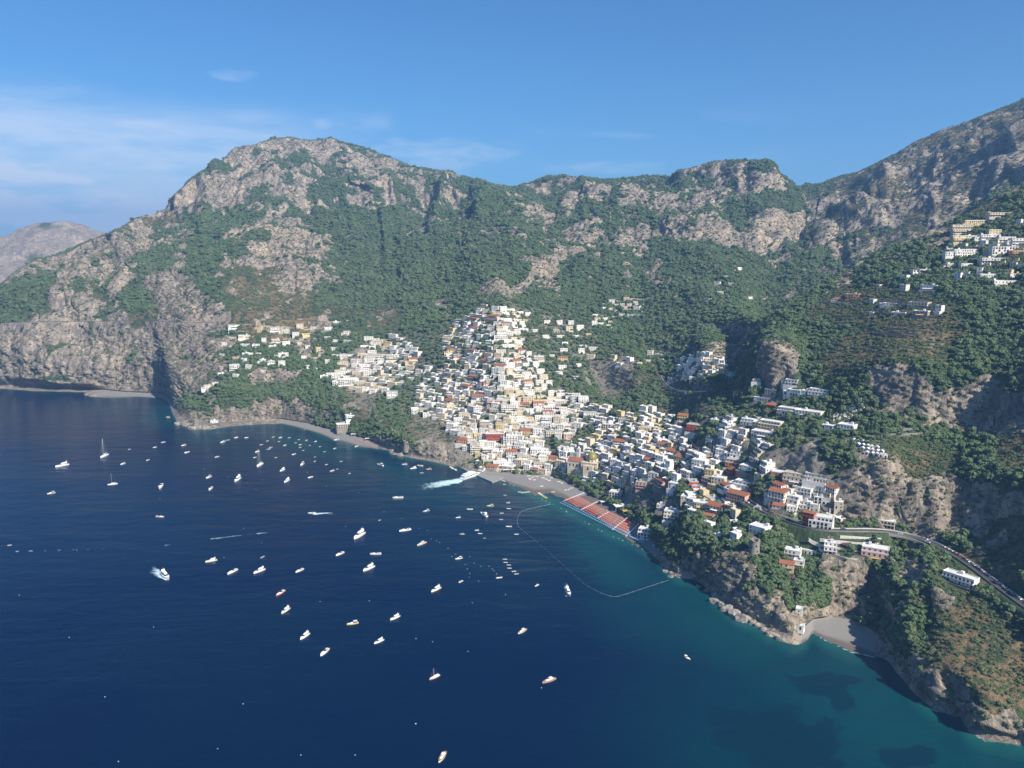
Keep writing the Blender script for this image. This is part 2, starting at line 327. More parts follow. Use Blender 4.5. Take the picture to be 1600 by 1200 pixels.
crag = 7.0 * (np.minimum(ca2 - ca1, .5) - .25) + 3.4 * (np.minimum(cb2 - cb1, .5) - .25) - 3.0 * (ca1 - .5)
crag = crag * (0.75 + 1.1 * sstep(Rg, 1200, 2600))
strata = 1.1 * np.abs(((Z + .30 * X + 5 * nf) / 6.5) % 1.0 - .5) * 2
bump_n = (crag + strata) * rock * nearsky + (40 * mfar + 4) * big + 62 * mfar * spur * nearsky + (2 + 16 * mfar) * mid * (0.5 + 0.3 * rock) + (1.0 + 1.8 * rock + 2 * mfar) * fine
bump_n = bump_n * onland
def normals(X, Y, Z):
    du = np.stack([np.gradient(a, axis=0) for a in (X, Y, Z)], -1)
    dv = np.stack([np.gradient(a, axis=1) for a in (X, Y, Z)], -1)
    n = np.cross(du, dv)
    n /= np.linalg.norm(n, axis=-1, keepdims=True) + 1e-9
    return n
N = normals(gsm(X, 2, 1), gsm(Y, 2, 1), gsm(Z, 2, 1))
N = N * np.sign(N[..., 2:3] + 1e-9)
town = ell(PX, PY, [(790,600,200,125,0,1),(820,715,110,45,0,1),(930,710,120,75,15,1),(1010,690,100,60,20,1),(1150,700,130,70,0,1),(1240,760,90,60,0,1),(600,590,70,60,0,1),(1100,600,60,30,0,1),(1330,680,50,40,0,1)], .25)
bump_n *= (1 - 0.6 * town)
X += N[..., 0] * bump_n; Y += N[..., 1] * bump_n; Z += N[..., 2] * bump_n * 0.8
# no spur may rise above the traced skylines
az_n = np.arctan2(X, Y); r_n = np.hypot(X, Y)
rough = 0.0016 * fbm(X / 40, Y / 40, Z / 40, 3)
esk = np.interp(az_n.ravel(), AZ, rowE[14]).reshape(X.shape); ecr = np.interp(az_n.ravel(), AZ, rowE[9]).reshape(X.shape)
lim = np.where((np.arange(NRW)[None, :] < Kh) & (PX > 1185), np.minimum(esk, ecr), esk) + rough
Z = np.minimum(Z, H0 + r_n * lim)
Z = np.where((np.arange(NRW)[None, :] > K0) & (Z < 2.0), 2.0, Z)
N = normals(X, Y, Z); N = N * np.sign(N[..., 2:3] + 1e-9)
steep = 1 - N[..., 2]
rock = np.clip(np.maximum(rock, sstep(steep, 0.62, 0.80) * 0.85 * (1 - 0.7 * green)), 0, 1)

dry = ell(PX + 30 * wx, PY + 20 * wy, [(1380,510,160,80,0,.42),(1530,1020,90,90,0,.75),(1560,870,60,50,0,.75),(1480,930,50,60,0,.4),(690,680,60,25,0,.75),(570,620,30,40,0,.6),(420,480,70,60,0,.65),(240,345,60,16,-25,.9),(20,430,40,14,-30,1),(1480,260,220,90,-25,.75),(150,500,200,70,0,.35),(1000,620,60,40,0,.3),(1070,640,40,14,0,.7),(1100,540,90,50,0,.2),(880,300,100,16,0,.35),(1580,690,30,40,0,.8),(1490,700,90,50,0,.3),(540,500,80,20,0,.4)], .5)
dry = np.clip(dry + 0.5 * nc, 0, 1) * (dry > 0.03)

def mesh_obj(name, verts, faces, mats=None, smooth=False, parent=None, link=True):
    me = bpy.data.meshes.new(name)
    verts = np.asarray(verts, np.float32).reshape(-1, 3)
    if isinstance(faces, np.ndarray):
        nfc, k = faces.shape
        me.vertices.add(len(verts)); me.vertices.foreach_set('co', verts.ravel())
        me.loops.add(nfc * k); me.loops.foreach_set('vertex_index', faces.ravel().astype(np.int32))
        me.polygons.add(nfc)
        me.polygons.foreach_set('loop_start', np.arange(0, nfc * k, k, dtype=np.int32))
        me.update(calc_edges=True)
    else:
        me.from_pydata([tuple(v) for v in verts.tolist()], [], faces)
    if smooth: me.polygons.foreach_set('use_smooth', np.ones(len(me.polygons), bool))
    for m in (mats or []): me.materials.append(m)
    o = bpy.data.objects.new(name, me)
    if link: COL.objects.link(o)
    if parent is not None: o.parent = parent
    return o
def grid_faces(nu, nv):
    i = np.arange(nu - 1)[:, None] * nv + np.arange(nv - 1)[None, :]
    i = i.ravel()
    return np.stack([i, i + nv, i + nv + 1, i + 1], 1)
def attr(o, name, arr):
    a = o.data.attributes.new(name, 'FLOAT', 'POINT')
    a.data.foreach_set('value', np.asarray(arr, np.float32).ravel())

# ------------------------------------------------------------------ materials
def new_mat(name):
    m = bpy.data.materials.new(name); m.use_nodes = True
    nt = m.node_tree; nt.nodes.clear()
    o = nt.nodes.new('ShaderNodeOutputMaterial'); b = nt.nodes.new('ShaderNodeBsdfPrincipled')
    nt.links.new(b.outputs[0], o.inputs[0])
    b.inputs['Specular IOR Level'].default_value = 0.25
    return m, nt, b
class G:
    """small node-building helper"""
    def __init__(s, nt): s.nt = nt
    def L(s, a, b): s.nt.links.new(a, b)
    def val(s, v, sock):
        if isinstance(v, (int, float)): sock.default_value = v
        elif isinstance(v, tuple): sock.default_value = v if len(v) == 4 or sock.type == 'VECTOR' else v + (1,)
        else: s.L(v, sock)
    def math(s, op, a, b=0.0, clamp=False):
        n = s.nt.nodes.new('ShaderNodeMath'); n.operation = op; n.use_clamp = clamp
        s.val(a, n.inputs[0]); s.val(b, n.inputs[1]); return n.outputs[0]
    def mix(s, f, a, b, mode='MIX'):
        n = s.nt.nodes.new('ShaderNodeMix'); n.data_type = 'RGBA'; n.blend_type = mode
        s.val(f, n.inputs[0]); s.val(a, n.inputs[6]); s.val(b, n.inputs[7]); return n.outputs[2]
    def rngm(s, v, a, b, c=0.0, d=1.0, smooth=True):
        n = s.nt.nodes.new('ShaderNodeMapRange'); n.interpolation_type = 'SMOOTHSTEP' if smooth else 'LINEAR'
        s.val(v, n.inputs[0])
        for i, q in enumerate((a, b, c, d)): n.inputs[i + 1].default_value = q
        return n.outputs[0]
    def noise(s, scale, detail=4, rough=0.55, vec=None, dist=0.0):
        n = s.nt.nodes.new('ShaderNodeTexNoise'); n.inputs['Scale'].default_value = scale
        n.inputs['Detail'].default_value = detail; n.inputs['Roughness'].default_value = rough; n.inputs['Distortion'].default_value = dist
        if vec is not None: s.L(vec, n.inputs['Vector'])
        return n.outputs['Fac']
    def attr(s, name):
        n = s.nt.nodes.new('ShaderNodeAttribute'); n.attribute_name = name; return n.outputs['Fac']
    def pos(s):
        return s.nt.nodes.new('ShaderNodeNewGeometry').outputs['Position']
    def scalev(s, v, sc):
        n = s.nt.nodes.new('ShaderNodeVectorMath'); n.operation = 'MULTIPLY'; s.L(v, n.inputs[0]); n.inputs[1].default_value = sc; return n.outputs[0]
    def bump(s, h, strength, dist, b):
        n = s.nt.nodes.new('ShaderNodeBump'); n.inputs['Strength'].default_value = strength; n.inputs['Distance'].default_value = dist
        s.L(h, n.inputs['Height']); s.L(n.outputs[0], b.inputs['Normal'])

def terrain_material():
    m, nt, b = new_mat('hillside'); g = G(nt)
    p = g.pos()
    n1 = g.noise(0.012, 6, 0.6, p); n2 = g.noise(0.07, 6, 0.65, p); n3 = g.noise(0.35, 5, 0.7, p)
    strat = g.noise(0.045, 7, 0.7, g.scalev(p, (1.0, 1.0, 0.33)), 0.6)
    vert = g.noise(0.10, 6, 0.65, g.scalev(p, (1.0, 1.0, 0.22)), 0.4)
    rc = g.mix(g.rngm(strat, 0.35, 0.68), (0.215, 0.175, 0.138), (0.455, 0.375, 0.290))
    rc = g.mix(g.rngm(n1, 0.50, 0.66), rc, (0.47, 0.375, 0.265))
    rc = g.mix(g.rngm(vert, 0.58, 0.40, 0, 0.6), rc, (0.135, 0.125, 0.118))
    vo = nt.nodes.new('ShaderNodeTexVoronoi'); vo.feature = 'DISTANCE_TO_EDGE'; vo.inputs['Scale'].default_value = 0.085
    dv = nt.nodes.new('ShaderNodeVectorMath'); dv.operation = 'ADD'; nvv = nt.nodes.new('ShaderNodeTexNoise'); nvv.inputs['Scale'].default_value = 0.12; g.L(p, nvv.inputs['Vector']); sc3 = g.scalev(nvv.outputs['Color'], (9, 9, 9)); g.L(g.scalev(p, (1, 1, .5)), dv.inputs[0]); g.L(sc3, dv.inputs[1]); g.L(dv.outputs[0], vo.inputs['Vector'])
    rc = g.mix(g.rngm(vo.outputs['Distance'], 0.07, 0.0, 0, 0.6), rc, (0.075, 0.07, 0.065))
    hi = g.noise(0.22, 8, 0.75, g.scalev(p, (1, 1, .6)))
    rc = g.mix(g.rngm(hi, 0.54, 0.62, 0, 0.32), rc, (0.50, 0.45, 0.38))
    rc = g.mix(g.math('MULTIPLY', g.rngm(n3, 0.56, 0.66), 0.55), rc, (0.055, 0.065, 0.035))
    vc = g.mix(g.rngm(n2, 0.35, 0.65), (0.046, 0.072, 0.038), (0.086, 0.112, 0.060))
    vc = g.mix(g.rngm(n1, 0.42, 0.62, 0, 0.6), vc, (0.068, 0.105, 0.045))
    dc = g.mix(g.rngm(n3, 0.35, 0.65), (0.135, 0.100, 0.058), (0.24, 0.175, 0.105))
    dfac = g.math('MULTIPLY', g.attr('dry'), g.rngm(n2, 0.36, 0.56), True)
    vc = g.mix(g.rngm(g.math('ADD', dfac, g.math('MULTIPLY', n3, 0.4)), 0.42, 0.72), vc, dc)
    rk = g.rngm(g.math('ADD', g.attr('rock'), g.math('MULTIPLY', g.math('SUBTRACT', n3, 0.5), 0.9)), 0.38, 0.58)
    c = g.mix(rk, vc, rc)
    tw = g.mix(g.rngm(n3, 0.4, 0.6), (0.20, 0.185, 0.155), (0.30, 0.27, 0.22))
    c = g.mix(g.math('MULTIPLY', g.attr('paved'), g.rngm(n2, 0.36, 0.5)), c, tw)
    sc = g.mix(n3, (0.20, 0.188, 0.172), (0.265, 0.250, 0.230))
    sc = g.mix(g.attr('wet'), sc, (0.14, 0.115, 0.095))
    c = g.mix(g.attr('beach'), c, sc)
    g.L(c, b.inputs['Base Color'])
    b.inputs['Roughness'].default_value = 0.95; b.inputs['Specular IOR Level'].default_value = 0.074
    hgt = g.math('ADD', g.math('MULTIPLY', vert, 1.6), n3)
    hgt = g.math('MULTIPLY', hgt, g.math('SUBTRACT', 1.0, g.attr('beach')))
    g.bump(hgt, 0.9, 3.0, b)
    return m
beach = np.zeros_like(Rg)
kk = np.arange(NRW)[None, :]
isb = (sstep(pxc, 432, 445) * sstep(pxc, 600, 590) + sstep(pxc, 742, 760) * sstep(pxc, 1040, 1020) + sstep(pxc, 1262, 1270) * sstep(pxc, 1398, 1388) + sstep(pxc,150,180)*sstep(pxc,285,275))[:, None]
# a beach is the strip between the waterline and the toe line
bt = sstep(kk.astype(float), K0 + 3, K0)
beach = isb * bt
wet = sstep(Z, 0.55, 0.25) * beach
paved = town * 0.7
# ------------------------------------------------------------------ roads are cut into the slope before the ground is meshed
BV = BVHTree.FromPolygons(np.stack([X, Y, Z], -1).astype(np.float32).reshape(-1, 3).tolist(), grid_faces(NA, NRW).tolist(), epsilon=0.0)
def at_height(px, py, z):
    a, t = ray(px, py); r = (z - H0) / t
    return np.array([float(r * math.sin(a)), float(r * math.cos(a)), z])
def hit0(px, py):
    d = Vector((px - 800, F * CP + (600 - py) * SP, -F * SP + (600 - py) * CP)).normalized()
    h = BV.ray_cast(Vector((0, 0, H0)), d, 9000)
    return np.array(h[0])
ROADS_PX = {
 'coast': [(1660,985,52),(1600,945,52),(1550,908,52),(1515,882,52.5),(1485,862,53.5),(1463,851,54.5),(1440,841,56),(1410,833,58),(1375,828,59),(1340,829,59),(1300,829,58.5),(1272,827,58),(1257,824,57.5),(1230,813,57),(1200,803,57),(1172,786,57),(1150,770,58.5),(1130,755,61),(1107,733,66),(1094,716,71),(1086,702,74),(1072,687,76),(1060,675,78),(1050,670,79)],
 'town': [(1008,688,None),(1019,710,None),(1044,727,None),(1069,746,None),(1085,758,None),(1110,775,None),(1135,790,None),(1158,800,None)],
 'spur': [(1035,583,None),(1036,597,None),(1048,607,None),(1070,612,None),(1095,613,None),(1120,610,None)],
 'corniche': [(-20,505,None),(50,503,None),(100,502,None),(150,502,None),(220,500,None),(300,505,None),(420,498,None),(480,500,None),(530,505,None),(570,508,None)],
}
def resample(P, step):
    P = np.asarray(P, float); s = np.concatenate([[0], np.cumsum(np.linalg.norm(np.diff(P, axis=0), axis=1))])
    t = np.linspace(0, s[-1], max(2, int(s[-1] / step)))
    return np.stack([np.interp(t, s, P[:, i]) for i in range(P.shape[1])], 1)
ROADS = {}
for nm, pts_ in ROADS_PX.items():
    P = np.array([at_height(a, b, c) if c is not None else hit0(a, b) for a, b, c in pts_])
    P = resample(P, 4.0)
    P = gsm(P, 3.0 if nm in ('coast', 'town') else 8.0, 0)
    ROADS[nm] = P
vx0, vx1 = 1372, 1466
cp_ = ROADS['coast']; cpx, cpy = project(cp_[:, 0], cp_[:, 1], cp_[:, 2])
VIA = (cpx > vx0) & (cpx < vx1)
roadmask = np.zeros_like(Z)
def carve(P, half, blend):
    global Z
    x0, y0 = P[:, 0].min() - 30, P[:, 1].min() - 30; x1, y1 = P[:, 0].max() + 30, P[:, 1].max() + 30
    sel = np.nonzero((X > x0) & (X < x1) & (Y > y0) & (Y < y1) & (np.arange(NRW)[None, :] > K0))
    if len(sel[0]) == 0: return
    xs, ys = X[sel], Y[sel]
    best = np.full(len(xs), 1e9); bz = np.zeros(len(xs))
    for i in range(len(P)):
        d = (xs - P[i, 0]) ** 2 + (ys - P[i, 1]) ** 2
        m = d < best; best[m] = d[m]; bz[m] = P[i, 2]
    d = np.sqrt(best); w = sstep(d, half + blend, half)
    Z[sel] = Z[sel] * (1 - w) + (bz - 0.35) * w
    roadmask[sel] = np.maximum(roadmask[sel], w)
i0 = np.nonzero(VIA)[0][0]; i1 = np.nonzero(VIA)[0][-1]
carve(cp_[:i0 + 1], 6.5, 7); carve(cp_[i1:], 6.5, 7)
carve(ROADS['town'], 4.5, 5); carve(ROADS['spur'], 4.0, 6); carve(ROADS['corniche'], 5.0, 10)
# the ground under the viaduct falls into the gorge
vm = sstep(np.hypot(X - cp_[(i0 + i1) // 2, 0], Y - cp_[(i0 + i1) // 2, 1]), 34, 12) * onland
Z = Z - vm * 17 * (1 - roadmask)
# ------------------------------------------------------------------ the ground itself
terrain = mesh_obj('terrain', np.stack([X, Y, Z], -1), grid_faces(NA, NRW), [terrain_material()], smooth=True)
terrain['kind'] = 'structure'
for nm, ar in (('rock', rock), ('dry', dry), ('beach', beach), ('wet', wet), ('paved', paved)): attr(terrain, nm, ar)
VV = np.stack([X, Y, Z], -1).astype(np.float32).reshape(-1, 3)
TFc = grid_faces(NA, NRW)
BV = BVHTree.FromPolygons(VV.tolist(), TFc.tolist(), epsilon=0.0)
def hit(px, py):
    """point of the ground that the photograph shows at px, py"""
    d = Vector((px - 800, F * CP + (600 - py) * SP, -F * SP + (600 - py) * CP)).normalized()
    h = BV.ray_cast(Vector((0, 0, H0)), d, 9000)
    return h[0], h[1]
def ground(x, y, top=1200.0):
    h = BV.ray_cast(Vector((x, y, top)), Vector((0, 0, -1)), 3000)
    return (h[0].z, h[1]) if h[0] is not None else (0.0, Vector((0, 0, 1)))
def sea(px, py, z=0.0):
    a, t = ray(px, py); r = (z - H0) / t
    return Vector((float(r * math.sin(a)), float(r * math.cos(a)), z))

# far headland beyond the left shoulder
na, nr = 140, 60
a0 = np.linspace(R(-52), R(-24), na)
pts = [(-500,340),(-200,400),(0,372),(30,360),(60,350),(85,347),(110,347),(135,355),(160,363),(190,372),(240,385),(330,420)]
pa = np.array(pts, float); aa, te = ray(pa[:, 0], pa[:, 1])
sk = np.interp(a0, aa, te)
t = np.linspace(0, 1, nr)[None, :]
rr = 3900 + 900 * t ** 1.2 + np.zeros((na, 1)); zt = H0 + 4800 * sk
ztop = zt[:, None] * np.ones((1, nr))
zz = np.where(t < .8, (t / .8) ** .75 * ztop, ztop)
e_line = H0 + rr * sk[:, None]
zz = np.minimum(zz * 0 + (t ** .8) * ztop, e_line)
xx = rr * np.sin(a0)[:, None]; yy = rr * np.cos(a0)[:, None]
wob = fbm(xx / 260, yy / 260, zz / 400, 5, ridged=True) * 95 * sstep(1 - t, 0, .25)
zz = zz + fbm(xx / 60, yy / 60, zz / 60, 4, ridged=True) * 11
xx = xx - wob * np.sin(a0)[:, None]; yy = yy - wob * np.cos(a0)[:, None]
xx = np.concatenate([xx, xx[:, -1:] * 1.3], 1); yy = np.concatenate([yy, yy[:, -1:] * 1.3], 1); zz = np.concatenate([zz, zz[:, -1:] * 0 - 5], 1)
hillf = mesh_obj('far_headland', np.stack([xx, yy, zz], -1), grid_faces(na, nr + 1), [bpy.data.materials['hillside']], smooth=True)
hillf['kind'] = 'structure'
nq = fbm(xx / 120, yy / 120, zz / 160, 4)
attr(hillf, 'rock', np.clip(0.80 + 0.9 * nq, 0, 1)); attr(hillf, 'dry', np.clip(.3 + nq, 0, 1))

# ------------------------------------------------------------------ the sea
def water_material():
    m, nt, b = new_mat('sea_water'); g = G(nt)
    p = g.pos()
    n0 = g.noise(0.006, 4, 0.6, p); n1 = g.noise(0.03, 4, 0.6, p)
    deep = g.mix(g.rngm(g.noise(0.0035, 5, 0.6, g.scalev(p, (0.5, 1, 1)), 0.6), 0.35, 0.65), (0.0003, 0.0075, 0.036), (0.0003, 0.0118, 0.038))
    teal = g.mix(n1, (0.0016, 0.040, 0.052), (0.0020, 0.052, 0.062))
    c = g.mix(g.attr('shallow'), deep, teal)
    c = g.mix(g.math('MULTIPLY', g.attr('verge'), g.rngm(n1, 0.3, 0.7, 0.5, 1.0)), c, (0.010, 0.085, 0.082))
    wd = g.math('ADD', g.attr('weed'), g.math('MULTIPLY', g.math('SUBTRACT', g.noise(0.045, 6, 0.7, p, 0.4), 0.5), 2.0))
    c = g.mix(g.rngm(wd, 0.36, 0.62, 0, 0.78), c, (0.0012, 0.018, 0.036))
    fo = g.math('ADD', g.attr('foam'), g.math('MULTIPLY', g.math('SUBTRACT', g.noise(0.16, 6, 0.7, p), 0.5), 1.3))
    c = g.mix(g.rngm(fo, 0.40, 0.95, 0, 1.0), c, (0.55, 0.72, 0.74))
    g.L(c, b.inputs['Base Color'])
    b.inputs['Roughness'].default_value = 0.16
    b.inputs['IOR'].default_value = 1.33
    b.inputs['Specular IOR Level'].default_value = 0.12
    w = g.math('ADD', g.noise(0.055, 5, 0.6, g.scalev(p, (0.45, 1.0, 1.0)), 0.3), g.math('MULTIPLY', g.noise(0.011, 3, 0.6, g.scalev(p, (0.35, 1.0, 1.0))), 2.0))
    g.bump(w, 0.85, 1.3, b)
    return m
af = np.linspace(R(-44), R(45), 620)
ag = np.concatenate([np.linspace(-math.pi, R(-44), 50, endpoint=False), af, np.linspace(R(45), math.pi, 50)[1:]])
pyw = np.linspace(1900, 590, 560)
rw = []
ev = (np.linspace(1.35, 0.135, 520))
rw = np.concatenate([[0.5, 60, 120, 180], 300.0 / ev, [2400, 2700, 3200, 4000, 5200, 7000, 10000, 13000]])
wxg = rw[None, :] * np.sin(ag)[:, None]; wyg = rw[None, :] * np.cos(ag)[:, None]
front = (np.abs(ag) < R(60))[:, None] & (wyg > 50)
wpx, wpy = project(wxg, np.maximum(wyg, 50), np.zeros_like(wxg))
wpx = np.where(front, wpx, -5000); wpy = np.where(front, wpy, -5000)
rsh = np.interp(ag, AZ, rowR[0]); dsh = rsh[:, None] - rw[None, :]
q1 = fbm(wxg / 60, wyg / 60, 0 * wxg, 4); q2 = fbm(wxg / 60 + 40, wyg / 60, 0 * wxg + 3, 4)
SH = [(1130,960,170,80,28,.85),(1380,1120,230,120,20,.85),(950,870,90,40,38,.85),(1040,960,120,70,30,.55),(1250,1130,240,150,0,.5),(850,790,70,25,25,.75),(255,650,40,18,0,.7),(470,690,90,14,14,.8),(640,740,80,18,14,.6),(1560,1190,130,50,10,.8),(700,770,120,26,8,.45),(330,682,50,10,0,.55),(750,860,220,70,20,.16),(190,640,80,10,0,.3)]
shal = ell(wpx, wpy, SH, 0.85)
shal = np.clip(shal * (1 + 0.25 * q1), 0, 1)
verge = sstep(dsh, 28, 2) * sstep(dsh, -60, -5) * 0.9
verge = np.where(front, verge, 0)
WD = [(1218,1152,110,52,18,.9),(1290,1066,54,20,0,.95),(1312,1094,26,17,5,.95),(1430,1180,52,22,0,.85),(440,700,120,24,6,.5),(560,742,60,22,-10,.6),(870,830,50,22,40,.5),(900,880,50,26,40,.5),(930,930,30,20,0,.45),(640,755,40,10,0,.5),(780,790,60,14,0,.45),(1120,1130,30,14,0,.6),(840,860,50,18,30,.4)]
q3 = fbm(wxg / 22, wyg / 22, 0 * wxg + 7, 4)
weed = ell(wpx + 42 * q1 + 14 * q3, wpy + 24 * q2 + 9 * q3, WD, 0.55)
def wake(px0, py0, px1, py1, w0, w1, s):
    a = np.array((px0, py0), float); b_ = np.array((px1, py1), float); d = b_ - a; Lq = np.hypot(*d); d /= Lq
    u = (wpx - a[0]) * d[0] + (wpy - a[1]) * d[1]; v = -(wpx - a[0]) * d[1] + (wpy - a[1]) * d[0]
    tt = np.clip(u / Lq, 0, 1); w = w0 + (w1 - w0) * tt
    return s * sstep(u, -2, 1) * (1 - tt) ** 0.8 * sstep(np.abs(v), w, w * 0.3)
foam = np.zeros_like(wxg)
for q in [(722,750,640,765,4,13,1.35),(722,751,670,760,4,6,1.3),(259,903,228,884,5,16,1.2),(262,905,240,890,4,8,1.4),(488,802,536,802,2.2,4.5,1.2),(632,778,650,778,1.5,2,.6),(888,926,880,906,5,9,1.1),(886,934,878,915,3,5,.7)]:
    foam = np.maximum(foam, wake(*q))
for (x0, y0, x1, y1) in [(235,857,285,846),(285,846,330,842),(330,842,400,834),(400,834,470,824),(15,862,200,856)]:
    foam = np.maximum(foam, wake(x0, y0, x1 + (x1 - x0), y1 + (y1 - y0), .9, .9, .72))
# surf along the beaches
foam = np.maximum(foam, np.where(front & (np.interp(ag, AZ, beach[:, 8])[:, None] > .4), 0.72 * sstep(np.abs(dsh - 1.0), 2.2, 0.3), 0))
foam = np.maximum(foam, np.where(front, (0.52 + .25 * q1) * sstep(np.abs(dsh - .5), 2.4, 0.3), 0))
water = mesh_obj('sea', np.stack([wxg, wyg, np.zeros_like(wxg)], -1), grid_faces(len(ag), len(rw))[:, ::-1], [water_material()], smooth=True)
water['kind'] = 'structure'
for nm, ar in (('shallow', shal), ('verge', verge), ('weed', weed), ('foam', foam)): attr(water, nm, ar)
bed = mesh_obj('seabed', [(-14000,-14000,-40),(14000,-14000,-40),(14000,14000,-40),(-14000,14000,-40)], [(0,1,2,3)], [bpy.data.materials['hillside']])
bed['kind'] = 'structure'

# ------------------------------------------------------------------ haze: closed box of thin air round everything
HAZE = 1
if HAZE:
    hx = 15000.0
    hv = [(sx * hx, y, z) for z in (-45.0, 1120.0) for (sx, y) in ((-1, -15000), (1, -15000), (1, 15000), (-1, 15000))]
    hm = bpy.data.materials.new('haze_air'); hm.use_nodes = True
    nt = hm.node_tree; nt.nodes.clear()
    ho = nt.nodes.new('ShaderNodeOutputMaterial'); pv = nt.nodes.new('ShaderNodeVolumePrincipled')
    pv.inputs['Color'].default_value = (0.27, 0.54, 1.0, 1); pv.inputs['Density'].default_value = 0.0001
    pv.inputs['Anisotropy'].default_value = 0.1
    nt.links.new(pv.outputs[0], ho.inputs['Volume'])
    hz = mesh_obj('haze', hv, [(3,2,1,0),(4,5,6,7),(0,1,5,4),(1,2,6,5),(2,3,7,6),(3,0,4,7)], [hm])
    hz['kind'] = 'stuff'
# ------------------------------------------------------------------ helpers for things
def mat(name, col, rough=0.8, spec=0.25, var=0.0, scale=0.4, metal=0.0):
    m, nt, b = new_mat(name); g = G(nt)
    c = tuple(col) + (1,)
    if var > 0:
        p = g.pos(); n = g.noise(scale, 5, 0.65, g.scalev(p, (1, 1, 0.4)))
        n2 = g.noise(scale * 0.09, 2, 0.5, p)
        d = tuple(v * (1 - var) for v in col); l = tuple(min(v * (1 + var * 0.4), .9) for v in col)
        cc = g.mix(g.rngm(n, 0.3, 0.7), d, l)
        cc = g.mix(g.rngm(n2, 0.35, 0.65, 0, 0.35), cc, tuple(v * (1 - var) for v in (col[0], col[1] * .97, col[2] * .92)))
        g.L(cc, b.inputs['Base Color'])
    else: b.inputs['Base Color'].default_value = c
    b.inputs['Roughness'].default_value = rough; b.inputs['Specular IOR Level'].default_value = spec; b.inputs['Metallic'].default_value = metal
    return m
M = {
 'white': mat('whitewashed_plaster', (.75, .71, .64), var=.16), 'offwhite': mat('chalky_plaster', (.64, .61, .55), var=.18),
 'cream': mat('cream_plaster', (.62, .53, .39), var=.18), 'yellow': mat('ochre_plaster', (.63, .50, .28), var=.18),
 'pink': mat('pink_plaster', (.58, .38, .30), var=.18), 'red': mat('red_plaster', (.42, .10, .06), var=.2),
 'orange': mat('orange_plaster', (.55, .26, .13), var=.2), 'tan': mat('tan_plaster', (.42, .34, .25), var=.22),
 'grey': mat('grey_plaster', (.36, .35, .33), var=.2), 'stone': mat('weathered_stone', (.27, .245, .205), var=.35, scale=.8, rough=.95),
 'tile': mat('terracotta_tiles', (.34, .135, .07), var=.35, scale=.9), 'roofw': mat('white_roof_coat', (.70, .69, .66), var=.2, scale=.3),
 'roofg': mat('grey_roof_screed', (.42, .41, .39), var=.25, scale=.3), 'roofc': mat('beige_roof_screed', (.52, .46, .37), var=.25, scale=.3),
 'glass': mat('window_glass', (.025, .032, .04), rough=.15, spec=.5), 'dark': mat('dark_opening', (.03, .03, .034)),
 'rail': mat('railing_metal', (.5, .5, .5), rough=.5), 'awn_w': mat('white_canvas', (.72, .70, .66)), 'awn_y': mat('yellow_canvas', (.72, .45, .14)),
 'awn_g': mat('teal_canvas', (.05, .26, .2)), 'majolica': mat('majolica_tiles', (.30, .27, .08), rough=.35, var=.45, scale=1.2),
 'bark': mat('bark', (.11, .08, .055), var=.3), 'asphalt': mat('asphalt', (.062, .062, .066), var=.2, scale=.15, rough=.9),
 'concrete': mat('dock_concrete', (.30, .29, .27), var=.25, scale=.2, rough=.9), 'marble': mat('pale_marble', (.66, .63, .58), var=.1),
 'gel': mat('white_gelcoat', (.80, .80, .79), rough=.25, spec=.5), 'gelc': mat('cream_gelcoat', (.72, .66, .52), rough=.3, spec=.5),
 'gely': mat('yellow_hull', (.62, .47, .08), rough=.3), 'gelr': mat('red_hull', (.42, .05, .04), rough=.3), 'gelb': mat('blue_hull', (.22, .33, .50), rough=.3),
 'gelp': mat('rose_hull', (.50, .31, .26), rough=.35), 'teak': mat('teak_deck', (.33, .20, .11), rough=.6, var=.2), 'tint': mat('tinted_glass', (.02, .025, .03), rough=.1, spec=.6),
 'navy': mat('navy_paint', (.02, .035, .09), rough=.35), 'buoy': mat('buoy_white', (.75, .76, .76)), 'orange_c': mat('orange_canvas', (.82, .12, .025)),
 'blue_c': mat('blue_canvas', (.17, .36, .60)), 'green_c': mat('green_canvas', (.12, .36, .14)), 'bougain': mat('bougainvillea', (.26, .03, .15)),
 'sandw': mat('bleached_wood', (.45, .40, .34), var=.2), 'rubber': mat('rubber', (.02, .02, .02)), 'brownlounger': mat('brown_lounger', (.13, .10, .085)),
}
